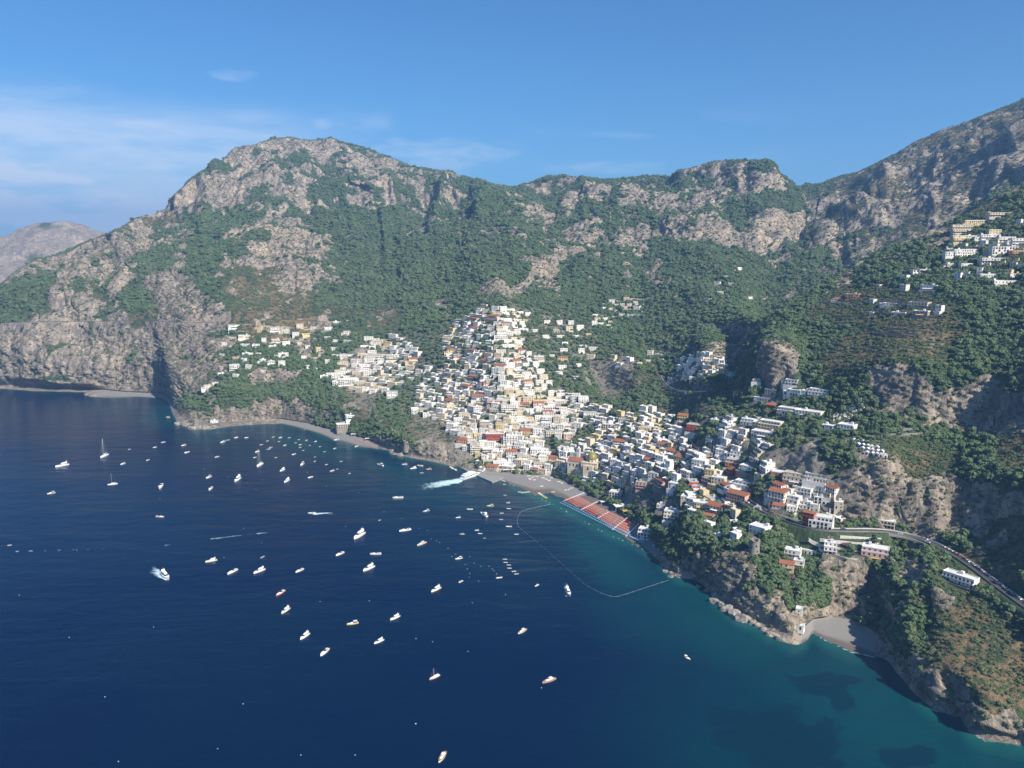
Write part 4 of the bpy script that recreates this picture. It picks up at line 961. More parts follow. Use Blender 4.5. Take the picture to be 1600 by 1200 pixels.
HOUSES = [ # px, py(base), width, height (photograph px), colour, roof, features, turn
 (1155,716,30,12,'white','white','tier balc',20),(1143,732,20,14,'orange','flat','balc terr',20),(1166,738,24,8,'white','white','awn',30),(1156,745,14,8,'red','flat','',20),
 (1160,768,30,16,'offwhite','white','tier',25),(1149,786,30,16,'pink','tile','',30),(1121,756,20,10,'cream','flat','',20),(1215,748,20,12,'orange','flat','balc',15),
 (1241,756,34,14,'cream','flat','balc awn',15),(1273,752,30,12,'offwhite','white','balc tier',15),(1212,783,24,18,'offwhite','tile','balc',25),(1235,791,20,18,'white','white','balc awn',25),
 (1253,778,24,14,'white','white','',20),(1284,788,22,12,'white','dome','arch',10),(1257,800,15,14,'white','white','balc',15),(1262,822,16,22,'red','tile','balc',20),
 (1281,826,32,18,'white','white','arch plain',-8),(1310,800,12,15,'cream','flat','plain',0),(1297,866,17,16,'white','flat','balc',0),
 (1182,834,26,10,'white','white','',30),(1237,871,22,9,'white','white','terr',10),(1262,866,22,5,'offwhite','roofx','',10),(1116,800,26,10,'cream','tile','',30),(1138,800,14,10,'tan','flat','',30),
 (1246,983,16,7,'white','white','plain',-10),(1366,875,34,17,'pink','flat','balc plain',-4),(1383,825,23,11,'cream','flat','arch',-5),
 (1107,567,15,7,'yellow','flat','plain',0),(1144,590,18,7,'cream','flat','',10),(1160,592,8,6,'white','white','',10),(1182,597,12,6,'white','vault','',10),(1203,617,18,11,'cream','flat','',30),
 (1236,602,18,8,'offwhite','white','',20),(1240,618,20,10,'white','white','',25),(1257,620,20,10,'white','white','',25),(1278,622,30,12,'white','white','balc',20),(1155,620,20,10,'pink','tile','',20),
 (1190,630,26,9,'white','white','',25),(1204,641,16,9,'red','tile','',25),(1226,651,26,14,'cream','white','tier balc',25),(1262,652,36,11,'white','white','balc',20),(1166,664,20,11,'white','white','tier',25),
 (1200,672,32,15,'yellow','white','balc tier',25),(1190,684,34,9,'offwhite','white','balc awn',25),(1066,660,15,11,'yellow','tile','plain',15),(1085,676,26,15,'red','flat','balc terr',20),(1082,596,10,6,'white','white','',10),
 (1307,471,15,5,'white','hip','',10),(1331,467,18,6,'orange','flat','plain',15),(1320,674,22,10,'white','white','',20),(1292,674,16,8,'offwhite','flat','',20),
 (1449,454,20,7,'white','white','',20),(1389,478,18,5,'cream','flat','',20),(1433,481,26,8,'cream','flat','balc',20),(1437,495,20,7,'tan','flat','',20),(1403,493,18,5,'grey','flat','',15),
 (1547,437,22,7,'white','flat','tier',0),(1573,443,30,5,'white','flat','',0),(1577,488,22,5,'tan','flat','',0),
 (1525,355,28,9,'yellow','flat','plain',0),(1505,365,26,12,'tan','flat','balc plain',10),(1512,379,36,9,'yellow','flat','plain',5),(1555,366,15,7,'yellow','flat','',0),(1572,339,40,5,'tan','flat','plain',0),
 (1511,401,30,9,'white','flat','balc',5),(1548,374,24,5,'offwhite','flat','',0),(1574,378,20,5,'white','flat','',0),(1594,384,20,9,'white','flat','balc',0),(1572,397,34,8,'white','flat','arch balc',0),(1592,400,16,7,'orange','flat','',0),
 (1557,411,36,6,'offwhite','flat','balc',0),(1511,420,15,6,'white','flat','',0),(1487,420,12,5,'yellow','flat','',0),(1450,425,22,4,'cream','flat','',5),(1590,432,18,5,'cream','flat','',0),(1485,395,10,5,'offwhite','flat','',0),
 (366,513,17,5,'white','flat','',10),(382,529,17,5,'cream','flat','plain',0),(430,517,14,5,'white','flat','',0),(446,520,12,4,'white','flat','',0),(431,535,12,4,'cream','flat','',0),(426,545,11,4,'white','flat','plain',0),
 (400,543,11,4,'white','flat','',0),(388,557,17,6,'white','tier','tier',0),(443,560,15,7,'white','flat','tier',0),(411,567,9,5,'white','dome','',0),(424,567,10,4,'white','flat','',0),(367,578,15,7,'white','vault','arch',5),
 (346,591,9,7,'white','flat','',5),(325,608,11,6,'white','flat','',5),(337,602,9,4,'yellow','flat','',5),(490,516,10,5,'offwhite','flat','',0),(525,505,8,3,'white','dome','',0),(542,523,10,4,'offwhite','flat','',0),
 (542,559,22,6,'white','flat','',0),(523,589,26,6,'white','vault','',0),(545,601,30,8,'white','flat','arch balc',0),(570,575,18,6,'white','flat','awn',0),(562,602,18,6,'cream','flat','',0),
 (544,668,34,7,'cream','flat','arch plain',10),(549,655,16,5,'white','flat','',10),(615,675,4,3,'white','flat','',0),(335,661,11,3,'white','flat','plain',0),
 (613,621,17,8,'white','flat','plain',0),(649,647,12,9,'white','flat','',10),(666,652,10,6,'offwhite','flat','',0),(661,645,14,7,'cream','flat','',0),(583,560,26,7,'cream','flat','arch',0),(617,563,26,9,'cream','flat','arch balc',0),(649,566,20,7,'yellow','tile','',0),
 (752,625,30,8,'grey','tile','plain',-10),(722,625,10,8,'yellow','flat','',0),(738,638,13,6,'yellow','flat','plain',0),(773,632,24,7,'pink','flat','balc',0),(795,643,24,10,'white','flat','balc',0),(774,646,18,8,'tan','flat','',0),(748,645,16,9,'offwhite','flat','balc',0),
 (773,691,28,14,'red','flat','balc awn',0),(770,709,32,9,'tan','flat','arch balc plain',0),(742,709,14,20,'cream','flat','tier balc',0),(790,730,38,6,'white','flat','awn plain',5),(764,724,18,5,'yellow','flat','awn',5),
 (846,731,24,7,'pink','flat','balc plain',5),(843,709,28,9,'white','flat','balc',0),(837,690,18,9,'yellow','flat','awn',0),(825,680,24,7,'yellow','tile','plain',0),(800,694,18,16,'white','flat','balc',0),(801,713,20,9,'offwhite','tile','balc',0),
 (819,720,22,7,'yellow','flat','awn',0),(758,669,16,10,'tan','flat','balc',0),(768,678,14,8,'cream','flat','',0),(742,678,10,8,'white','flat','balc',0),(756,688,16,6,'offwhite','flat','',0),(704,641,12,10,'yellow','flat','',0),(727,653,20,8,'cream','flat','balc',0),(717,661,16,7,'white','flat','balc',0),
 (716,605,10,7,'white','vault','',0),(765,600,12,8,'pink','flat','balc',0),(705,552,14,6,'yellow','hip','',0),(715,560,12,6,'pink','flat','',0),(757,602,14,8,'red','flat','',0),
 (891,708,22,9,'white','vault','',10),(887,672,20,7,'orange','flat','balc',5),(876,633,18,7,'pink','flat','balc',10),(912,630,16,10,'white','flat','balc',5),(925,652,26,6,'white','flat','balc',5),(866,681,26,9,'cream','flat','balc',10),(888,685,14,7,'pink','flat','',5),(879,564,16,7,'yellow','hip','',0),(842,563,16,6,'cream','flat','',0),(869,520,10,5,'cream','flat','',0),
 (952,670,20,8,'cream','dome','arch',10),(973,662,14,8,'offwhite','flat','',15),(968,697,22,10,'tan','tile','plain',20),(1006,676,18,10,'yellow','flat','plain',15),(963,727,22,10,'offwhite','white','',25),(960,781,18,12,'white','white','arch',20),(1008,842,24,13,'white','white','arch plain',15),
 (1001,766,16,16,'pink','flat','balc',15),(1052,764,17,10,'white','white','',25),(1074,786,21,11,'cream','white','plain',15),(1050,814,26,15,'cream','flat','terr',10),(1033,798,14,12,'white','flat','',15),(1081,748,17,9,'white','flat','',20),(1048,712,20,9,'cream','tile','plain',30),(1062,722,20,8,'cream','tile','plain',30),(1034,702,18,8,'offwhite','tile','plain',30),
 (1091,728,22,9,'white','white','',25),(1106,716,14,9,'cream','flat','',25),(1127,724,16,12,'offwhite','flat','balc',20),(1012,726,16,9,'cream','tile','',25),(985,716,16,8,'cream','flat','',25),(1116,660,12,6,'white','white','',20),
 (1095,796,22,10,'cream','flat','awn',20),(1105,810,16,7,'tan','tile','',20),(1020,748,16,8,'white','flat','',25),(1228,892,20,14,'yellow','tile','plain',-6),(1247,893,14,16,'cream','flat','plain',-6),
 (1248,958,4,8,'offwhite','flat','plain',-6),
]
for q in HOUSES:
    a = list(q); col = a[4]; roof = a[5]
    if a[0] > 950 and (a[7] or 0) >= 10: a[7] = -a[7]
    if a[0] > 1440 and a[1] < 450: a[7] = 24; a[3] *= 1.15; a[4] = {'tan': 'cream', 'cream': 'white', 'grey': 'white'}.get(a[4], a[4]); col = a[4]
    if roof not in ('flat', 'white', 'tile', 'hip', 'dome', 'vault'): roof = 'flat'
    place(a[0], a[1], a[2], a[3], col, roof, a[6], a[7])
# the long white house beside the coast road
place(1496,912,40,14,'white','white','balc plain',-24,dep=9,label='long white balconied house beside the coast road, above the near wooded slope')
PAL = ['white'] * 14 + ['offwhite'] * 6 + ['cream'] * 7 + ['yellow'] * 2 + ['pink'] * 2 + ['tan'] * 2 + ['orange', 'red', 'grey']
def in_poly(x, y, poly):
    c = False; n = len(poly)
    for i in range(n):
        (x0, y0), (x1, y1) = poly[i], poly[(i + 1) % n]
        if (y0 > y) != (y1 > y) and x < (x1 - x0) * (y - y0) / (y1 - y0) + x0: c = not c
    return c
AREAS = [ # polygon, spacing px, width range, number of tries, share of stuff
 ([(755,480),(830,488),(815,540),(850,590),(860,640),(850,700),(800,725),(735,715),(690,660),(650,640),(655,600),(700,575),(690,545),(715,500)], 9.1, (9, 17), 9000),
 ([(575,530),(625,528),(660,560),(670,585),(640,600),(600,615),(560,615),(520,595),(535,570),(560,560)], 8.6, (9, 16), 2500),
 ([(850,600),(900,620),(950,640),(930,665),(870,690),(850,650)], 8.8, (9, 15), 1200),
 ([(930,660),(1010,640),(1060,665),(1070,700),(1040,740),(990,760),(950,745),(925,700)], 8.8, (10, 17), 1600),
 ([(740,715),(860,712),(865,742),(750,735)], 8.6, (10, 18), 900),
 ([(870,700),(985,700),(1000,745),(985,775),(930,755),(880,740)], 9.2, (10, 16), 900),
 ([(1000,700),(1100,700),(1150,780),(1080,800),(1020,760)], 12, (12, 20), 500),
 ([(1060,560),(1125,560),(1130,590),(1085,592),(1045,600)], 7.5, (7, 12), 600),
 ([(1100,660),(1180,655),(1200,700),(1190,760),(1120,745),(1090,700)], 15, (12, 22), 250),
 ([(1060,750),(1150,790),(1180,850),(1120,850),(1060,800)], 17, (12, 20), 120),
 ([(930,480),(1000,465),(1010,490),(960,520),(925,510)], 9, (6, 11), 200),
 ([(820,500),(930,510),(930,580),(880,600),(850,560)], 17, (8, 13), 150),
 ([(930,560),(1080,545),(1075,570),(960,575)], 16, (8, 12), 120),
 ([(355,512),(545,508),(570,560),(540,600),(440,575),(330,600),(345,560)], 18, (6, 12), 300),
 ([(1080,430),(1160,420),(1190,470),(1100,480)], 24, (7, 11), 60),
 ([(1480,385),(1600,350),(1600,445),(1490,440)], 12, (6, 11), 160),
 ([(1350,440),(1480,430),(1470,500),(1360,500)], 30, (7, 12), 60),
 ([(1200,760),(1300,770),(1300,815),(1210,800)], 14, (12, 20), 160),
 ([(880,690),(950,690),(950,740),(870,735)], 9, (9, 15), 600),
]
CH = (921, 735, 26)
USED += [(1178, 862, 40), (1178, 846, 34), (1178, 854, 34), (1246, 965, 30)]
USED.append(CH); USED.append((905, 738, 20))
cand = []
for poly, sp_, (w0, w1), tries in AREAS:
    xs = [p[0] for p in poly]; ys = [p[1] for p in poly]
    for _ in range(tries):
        x = random.uniform(min(xs), max(xs)); y = random.uniform(min(ys), max(ys))
        if not in_poly(x, y, poly): continue
        w = random.uniform(w0, w1)
        ok = True
        for ux, uy, uw in USED:
            if abs(ux - x) < (uw + w) * .36 + (sp_ - 8.6) * .7 and abs(uy - y) < 5.0 + (sp_ - 8) * .45: ok = False; break
        if not ok: continue
        USED.append((x, y, w)); cand.append((x, y, w))
cand.sort(key=lambda q: -q[2] * size_at(hit(q[0], q[1])[0]) ** 0 )
room = 298 - NB[0]
print('HOUSES', NB[0], 'CAND', len(cand))
for i, (x, y, w) in enumerate(cand[:room]):
    hh = random.choice([5.5, 7, 8, 9.5]) * (1.15 if y > 640 else 1)
    place(x, y, w, hh, random.choice(PAL), random.choice(['flat'] * 8 + ['vault', 'dome', 'tile', 'tile', 'hip']), random.choice(['', '', 'balc', 'tier', 'arch']))
# the smallest remaining ones, past what is worth building singly
SM = {}
WS = MB()
for (x, y, w) in cand[room:]:
    p, n = hit(x, y)
    s = size_at(p); wm_ = w * s; st = random.choice([1, 2, 2, 3]); h = st * 3.1; d = min(max(wm_ * .7, 6), 11)
    g_, sl = slope_dir(p.x, p.y); tc_ = math.atan2(-p.y, -p.x); df = (g_ - tc_ + math.pi) % (2 * math.pi) - math.pi
    rz = tc_ + max(-1, min(1, df)) * .8 + math.pi / 2 + random.gauss(0, .1)
    c = random.choice(PAL[:29]); B = SM.setdefault(c, MB())
    T_ = Matrix.Translation(p) @ Matrix.Rotation(rz, 4, 'Z')
    def addb(Bq, *a):
        k = len(Bq.v); Bq.box(*a)
        for j in range(k, len(Bq.v)): Bq.v[j] = tuple(T_ @ Vector(Bq.v[j]))
    addb(B, -wm_/2, wm_/2, 0, d, -7, h); addb(B, -wm_/2 - .1, wm_/2 + .1, -.1, .2, h, h + .7); addb(B, -wm_/2 - .1, -wm_/2 + .2, .2, d, h, h + .7); addb(B, wm_/2 - .2, wm_/2 + .1, .2, d, h, h + .7)
    if random.random() < .5: addb(B, -wm_/2, wm_/2, -2.5, -.003, -7, 0.0 if st == 1 else random.choice([0, 3.1]))
    nx = max(1, int(wm_ / 3))
    for f_ in range(st):
        for i in range(nx):
            if random.random() < .15: continue
            xx_ = -wm_/2 + (i + .5) * wm_ / nx; addb(WS, xx_ - .55, xx_ + .55, -.08, .05, f_ * 3.1 + .7, f_ * 3.1 + 2.3)
    cx = p.x - math.sin(rz) * d / 2; cy = p.y + math.cos(rz) * d / 2; occupy(cx, cy, wm_ / 2, d / 2, rz, 1)
me = bpy.data.meshes.new('small_houses'); V_ = []; F_ = []; MI = []
for i, (c, B) in enumerate(list(SM.items()) + [('glass', WS)]):
    b0 = len(V_); V_ += B.v; F_ += [tuple(b0 + q for q in f) for f in B.f]; MI += [i] * len(B.f); me.materials.append(M[c])
me.from_pydata(V_, [], F_); me.polygons.foreach_set('material_index', np.array(MI, np.int32))
o = bpy.data.objects.new('small_houses', me); COL.objects.link(o); tag(o, 'smallest packed houses filling the gaps of the hillside town', 'houses', kind='stuff')
# ------------------------------------------------------------------ vegetation
def foliage_mat(name, a, b_, c_):
    m, nt, b = new_mat(name); g = G(nt)
    oi = nt.nodes.new('ShaderNodeObjectInfo').outputs['Random']
    p = g.pos(); n = g.noise(0.9, 4, 0.7, p); n2 = g.noise(0.012, 3, 0.6, p)
    c = g.mix(g.rngm(oi, 0.0, 0.75, smooth=False), a, b_)
    c = g.mix(g.math('MULTIPLY', g.rngm(oi, 0.80, 1.0), 0.8), c, c_)
    c = g.mix(g.rngm(n2, 0.42, 0.66, 0, 0.45), c, (0.078, 0.125, 0.050))
    c = g.mix(g.rngm(n, 0.35, 0.7, 0, 0.55), c, tuple(v * 1.7 for v in b_))
    g.L(c, b.inputs['Base Color']); b.inputs['Roughness'].default_value = 0.75; b.inputs['Specular IOR Level'].default_value = 0.15
    return m
FM = foliage_mat('broadleaf_foliage', (0.038, 0.068, 0.031), (0.085, 0.118, 0.054), (0.140, 0.135, 0.075))
FM2 = foliage_mat('scrub_foliage', (0.055, 0.072, 0.034), (0.110, 0.112, 0.060), (0.165, 0.125, 0.072))
FM3 = foliage_mat('cypress_foliage', (0.012, 0.028, 0.012), (0.022, 0.040, 0.018), (0.03, 0.05, 0.02))
ico_v = None
def ico(sub):
    b = bmesh.new(); bmesh.ops.create_icosphere(b, subdivisions=sub, radius=1.0)
    v = np.array([q.co[:] for q in b.verts]); f = [[w.index for w in q.verts] for q in b.faces]; b.free(); return v, f
I1 = ico(1); I2 = ico(2)
def crown_mesh(name, seed, kind, m):
    r = np.random.RandomState(seed); V = []; Fq = []
    def lump(c, s, base, jit=0.22):
        v = base[0] * (1 + jit * r.randn(len(base[0]), 1)) * np.array(s) + np.array(c)
        o = len(V); V.extend(v.tolist()); Fq.extend([[o + i for i in f] for f in base[1]])
    if kind == 'broad':
        lump((0, 0, .42), (.42, .42, .34), I2, .12)
        for i in range(15):
            a = r.rand() * 6.28; e = r.rand() ** .7; z = .25 + .5 * e; q = .40 * math.sqrt(max(0.05, 1 - (e * .9) ** 2))
            s = r.uniform(.12, .24); lump((math.cos(a) * q, math.sin(a) * q, z), (s, s, s * .8), I1)
        for i in range(70):      # loose leafy sprays on the outline
            d = r.randn(3); d /= np.linalg.norm(d); d[2] = abs(d[2]) * .9
            p = np.array((0, 0, .38)) + d * np.array((.5, .5, .46)) * r.uniform(.85, 1.15); u = r.randn(3) * .06; w = r.randn(3) * .06
            o = len(V); V.extend([(p + u).tolist(), (p + w).tolist(), (p - u * .6).tolist()]); Fq.append([o, o + 1, o + 2])
    elif kind == 'scrub':
        for i in range(9):
            a = r.rand() * 6.28; q = r.rand() * .36; s = r.uniform(.14, .26); lump((math.cos(a) * q, math.sin(a) * q, .16 + .12 * r.rand()), (s, s, s * .75), I1, .28)
        for i in range(40):
            d = r.randn(3); d /= np.linalg.norm(d); d[2] = abs(d[2]); p = np.array((0, 0, .1)) + d * np.array((.5, .5, .42)); u = r.randn(3) * .07; w = r.randn(3) * .07
            o = len(V); V.extend([(p + u).tolist(), (p + w).tolist(), (p - u * .6).tolist()]); Fq.append([o, o + 1, o + 2])
    elif kind == 'pine':
        for i in range(14):
            a = r.rand() * 6.28; q = .42 * math.sqrt(r.rand()); s = r.uniform(.13, .2); lump((math.cos(a) * q, math.sin(a) * q, .72 + .1 * r.rand() - .25 * q), (s, s, s * .55), I1, .2)
    elif kind == 'cypress':
        for i in range(13):
            z = i / 12; s = .13 * math.sin(math.pi * min(1, .12 + z * .86)) ** .6 + .02
            lump((r.randn() * .015, r.randn() * .015, .08 + z * 1.75), (s, s, .17), I1, .16)
    me = bpy.data.meshes.new(name); me.from_pydata(V, [], Fq); me.materials.append(m); return me
CR = [crown_mesh('crown', 11 + i, 'broad', FM) for i in range(5)] + [crown_mesh('crown', 31, 'pine', FM)]
SC_ = [crown_mesh('shrub_mass', 51 + i, 'scrub', FM2 if i < 2 else FM) for i in range(4)]
CYP = crown_mesh('crown', 77, 'cypress', FM3)
# where things grow
A4 = np.stack([X, Y, Z], -1)
e1 = A4[1:, :-1] - A4[:-1, :-1]; e2 = A4[:-1, 1:] - A4[:-1, :-1]
area = np.linalg.norm(np.cross(e1, e2), axis=-1)
cen = (A4[1:, 1:] + A4[:-1, :-1]) / 2
fn = np.cross(e1, e2); fn /= np.linalg.norm(fn, axis=-1, keepdims=True) + 1e-9; fn *= np.sign(fn[..., 2:3])
view = np.array([0, 0, H0]) - cen; dist = np.linalg.norm(view, axis=-1)
c4 = lambda a: (a[1:, 1:] + a[:-1, :-1]) / 2
rk4, dr4, bc4, pv4, rm4, gr4 = c4(rock), c4(dry), c4(beach), c4(paved), c4(roadmask), c4(green)
cx_, cy_ = project(cen[..., 0], cen[..., 1], cen[..., 2])
nv = fbm(cen[..., 0] / 35, cen[..., 1] / 35, cen[..., 2] / 35, 3)
kidx = np.arange(NRW - 1)[None, :]
landm = (kidx > K0) & (kidx < 4 + sum(NS) + 2 * 1 + 2) & (rm4 < .4)
rkz = sstep(rk4, .75, .25)
cover = (1 - .80 * sstep(rk4, .3, .6)) * (1 - .55 * sstep(dr4 + .3 * nv, .25, .6)) * (1 - bc4)
cover *= np.where(pv4 > .35, .36, 1.0)
cover += np.where(dist < 1200, .15, .34) * sstep(rk4, .3, .7) * sstep(nv, -.1, .3)
lawn = ell(cx_, cy_, [(1330,860,50,18,0,1),(1340,640,60,8,0,0.0)], .2)
cover *= (1 - .75 * sstep(nv, -.05, .3) * sstep(dist, 1300, 1900))
cover *= landm * (fn[..., 2] > .12) * (1 - lawn * .9)
diam = np.clip(3.4 + (dist - 600) * 0.0011, 3.4, 4.9)
fac_ = np.where(dist < 1000, 1.25, 1.15)
dens = cover * fac_ / (diam ** 2 * .62)
near_hidden = np.where((kidx >= Kh) & (kidx < Kh2 - 5) & (cx_ > 1180), .4, 1.0)
expect = (area * dens * near_hidden).ravel()
expect = np.minimum(expect, 6)
tot = expect.sum(); print('TREES expected', tot)
LIM = 460000
if tot > LIM: expect *= LIM / tot
cnt = rng.poisson(expect)
fi = np.repeat(np.arange(len(cnt)), cnt)
uu, vv_ = rng.rand(len(fi), 1), rng.rand(len(fi), 1)
gi, gj = np.unravel_index(fi, area.shape)
P00, P10, P01, P11 = A4[gi, gj], A4[gi + 1, gj], A4[gi, gj + 1], A4[gi + 1, gj + 1]
TP = P00 * (1 - uu) * (1 - vv_) + P10 * uu * (1 - vv_) + P01 * (1 - uu) * vv_ + P11 * uu * vv_
TD = diam.ravel()[fi] * np.clip(rng.lognormal(0, .33, len(fi)), .45, 2.0)
scr = (dr4.ravel()[fi] + .3 * nv.ravel()[fi] > .28) | (rk4.ravel()[fi] > .35)
TD = np.where(scr, TD * .62, TD)
TD = np.where(pv4.ravel()[fi] > .35, np.minimum(TD, 7), TD)
keep = ~occupied(TP[:, 0], TP[:, 1]) & (TP[:, 2] > 2.2)
TP, TD, scr, fi = TP[keep], TD[keep], scr[keep], fi[keep]
tpx, tpy = project(TP[:, 0], TP[:, 1], TP[:, 2]); tdist = dist.ravel()[fi]
# the trees that can be picked out become things of their own
big_ok = (~scr) & (tdist < 1050) & (tpx > 1000) & (tpx < 1598) & (tpy < 1190) & (kidx.repeat(NA - 1, 0).ravel()[fi] < Kh)
idx = np.nonzero(big_ok)[0]
score = TD[idx] / tdist[idx] * (1 + .0 * tdist[idx])
idx = idx[np.argsort(-score)]
chosen = []; grid = set()
for i in idx:
    k = (int(tpx[i] // 9), int(tpy[i] // 8))
    if k in grid: continue
    grid.add(k); chosen.append(i)
    if len(chosen) >= 262: break
chosen = np.array(chosen)
msk = np.ones(len(TP), bool); msk[chosen] = False
tr = MB(); tr.lathe([(.05, -.25), (.034, .15), (.026, .34), (.012, .52)], n=6); TRUNK = pmesh(tr, 'trunk', M['bark'])
TZ = [(1000, 600, 1200, 760, 'bushy green tree among the houses right of the church', 'trees among the houses'),
      (1000, 760, 1180, 900, 'dark green tree on the slope above the beach end', 'trees above the beach end'),
      (1180, 820, 1420, 1010, 'green tree on the wooded headland by the round tower', 'trees on the headland'),
      (1400, 820, 1600, 1200, 'dark leafy tree on the dry slope below the coast road', 'trees below the coast road'),
      (1380, 620, 1600, 760, 'broad dark tree on the wooded shelf between two cliffs', 'trees on the wooded shelf'),
      (1160, 560, 1400, 720, 'leafy tree near the cemetery and white villas', 'trees round the cemetery'),
      (1180, 380, 1600, 620, 'rounded tree on the terraced olive slope', 'trees on the olive slope')]
def tree(p, d, kind=None, label='green tree', group='trees', h=None, me=None):
    t = thing('tree', p, random.uniform(0, 6.28), label, 'tree', group)
    s = d * 1.08
    part('trunk', TRUNK, t, sc=(s, s, s)); part('crown', me or random.choice(CR), t, sc=(s, s, s * random.uniform(.85, 1.2)))
    return t
for i in chosen:
    lb, gp = 'green tree growing on the coastal hillside', 'hillside trees'
    for x0, y0, x1, y1, l_, g_ in TZ:
        if x0 <= tpx[i] < x1 and y0 <= tpy[i] < y1: lb, gp = l_, g_; break
    PENDING.append((tree(tuple(TP[i] - np.array([0, 0, .1 * TD[i]])), TD[i] * 1.12, label=lb, group=gp), lb, tpx[i]))
# cypresses by the cemetery
for cxp, cyp_, hh in [(1290,655,9),(1295,656,11),(1300,655,10),(1317,642,8),(1356,676,12),(1361,678,13),(1367,676,12),(1332,683,9),(1010,682,8),(968,705,9),(1284,660,8),(1372,679,9),(1553,665,9)]:
    p, _ = hit(cxp, cyp_)
    if p is None: continue
    t = thing('cypress', p - Vector((0, 0, .4)), random.random() * 6, None, 'cypress')
    s = hh * .62; part('trunk', TRUNK, t, sc=(s * .7, s * .7, s * .5)); part('crown', CYP, t, sc=(s, s, s * .95))
    PENDING.append((t, 'slim dark cypress near the cemetery' if cxp > 1200 else 'slim dark cypress among the houses behind the beach', cxp))
# everything else: one mass of trees, one of scrub, scattered over the slopes
def scatter(name, P, D, meshes, label, cat, flat=(.8, 1.25)):
    lib = bpy.data.collections.new(name + '_kinds')
    for i, me in enumerate(meshes):
        o = bpy.data.objects.new('foliage_kind', me); lib.objects.link(o)
    me = bpy.data.meshes.new(name); me.vertices.add(len(P)); me.vertices.foreach_set('co', np.asarray(P, np.float32).ravel())
    o = bpy.data.objects.new(name, me); COL.objects.link(o)
    a = me.attributes.new('size', 'FLOAT_VECTOR', 'POINT'); zs_ = D * rng.uniform(flat[0], flat[1], len(D))
    a.data.foreach_set('vector', np.stack([D, D, zs_], -1).astype(np.float32).ravel())
    a = me.attributes.new('turn', 'FLOAT_VECTOR', 'POINT'); tt_ = np.zeros((len(D), 3)); tt_[:, 2] = rng.rand(len(D)) * 6.28; tt_[:, 0] = rng.randn(len(D)) * .12; tt_[:, 1] = rng.randn(len(D)) * .12
    a.data.foreach_set('vector', tt_.astype(np.float32).ravel())
    a = me.attributes.new('pick', 'INT', 'POINT'); a.data.foreach_set('value', rng.randint(0, len(meshes), len(D)).astype(np.int32))
    ng = bpy.data.node_groups.new(name + '_scatter', 'GeometryNodeTree')
    ng.interface.new_socket('Geometry', in_out='INPUT', socket_type='NodeSocketGeometry'); ng.interface.new_socket('Geometry', in_out='OUTPUT', socket_type='NodeSocketGeometry')
    N_ = ng.nodes; gi_ = N_.new('NodeGroupInput'); go_ = N_.new('NodeGroupOutput'); ins = N_.new('GeometryNodeInstanceOnPoints'); ci = N_.new('GeometryNodeCollectionInfo')
    ci.inputs['Collection'].default_value = lib; ci.inputs['Separate Children'].default_value = True; ci.inputs['Reset Children'].default_value = True
    ins.inputs['Pick Instance'].default_value = True
    def na__(nm, dt):
        q = N_.new('GeometryNodeInputNamedAttribute'); q.data_type = dt; q.inputs[0].default_value = nm; return q.outputs[0]
    L_ = ng.links
    L_.new(gi_.outputs[0], ins.inputs['Points']); L_.new(ci.outputs[0], ins.inputs['Instance']); L_.new(na__('pick', 'INT'), ins.inputs['Instance Index'])
    L_.new(na__('turn', 'FLOAT_VECTOR'), ins.inputs['Rotation']); L_.new(na__('size', 'FLOAT_VECTOR'), ins.inputs['Scale']); L_.new(ins.outputs[0], go_.inputs[0])
    md = o.modifiers.new('scatter', 'NODES'); md.node_group = ng
    tag(o, label, cat, kind='stuff'); return o
t_ = msk & ~scr
scatter('woodland', TP[t_] - np.array([0, 0, 1]) * TD[t_][:, None] * .12, TD[t_] * 1.25, CR[:5] + SC_[2:4] * 2 + CR[5:], 'mixed green woodland covering the mountain and valley slopes', 'woodland')
t_ = msk & scr
scatter('scrub', TP[t_] - np.array([0, 0, 1]) * TD[t_][:, None] * .06, TD[t_] * 1.3, SC_, 'low olive-green scrub dotted over dry ground and rock ledges', 'scrub')
# ------------------------------------------------------------------ boats
def hull_mesh(L, B, D, bow=1.0, transom=.75, n=9, name='hull', m='gel'):
    """hull along +x (bow), waterline at z=0; returns hull and deck meshes"""
    V = []; f = []
    xs = np.linspace(-L / 2, L / 2, n)
    for i, x in enumerate(xs):
        t = i / (n - 1)
        hw = B / 2 * (transom + (1 - transom) * min(1, t * 3)) * (1 - max(0, (t - .45) / .55) ** 2.2)
        sh = D * (.82 + .35 * t * t)
        V += [(x, -hw * .72, -.45), (x, -hw, sh), (x, hw, sh), (x, hw * .72, -.45)]
    for i in range(n - 1):
        a = i * 4; b_ = a + 4
        f += [(a, b_, b_ + 1, a + 1), (a + 3, a + 2, b_ + 2, b_ + 3), (a, a + 3, b_ + 3, b_)]
    f.append((0, 1, 2, 3))
    me = bpy.data.meshes.new(name); me.from_pydata(V, [], f); me.materials.append(M[m])
    dv = [(v[0] * .97, v[1] * .9, v[2] - .06) for i, v in enumerate(V) if i % 4 in (1, 2)]
    df = [(2 * i, 2 * i + 2, 2 * i + 3, 2 * i + 1) for i in range(n - 1)]
    gv = [v for i, v in enumerate(V) if i % 4 in (1, 2)]
    k = len(dv); dv += gv; 
    for i in range(n - 1): df += [(2*i, k + 2*i, k + 2*i + 2, 2*i + 2), (2*i + 3, k + 2*i + 3, k + 2*i + 1, 2*i + 1)]
    de = bpy.data.meshes.new('deck'); de.from_pydata(dv, [], df)
    return me, de
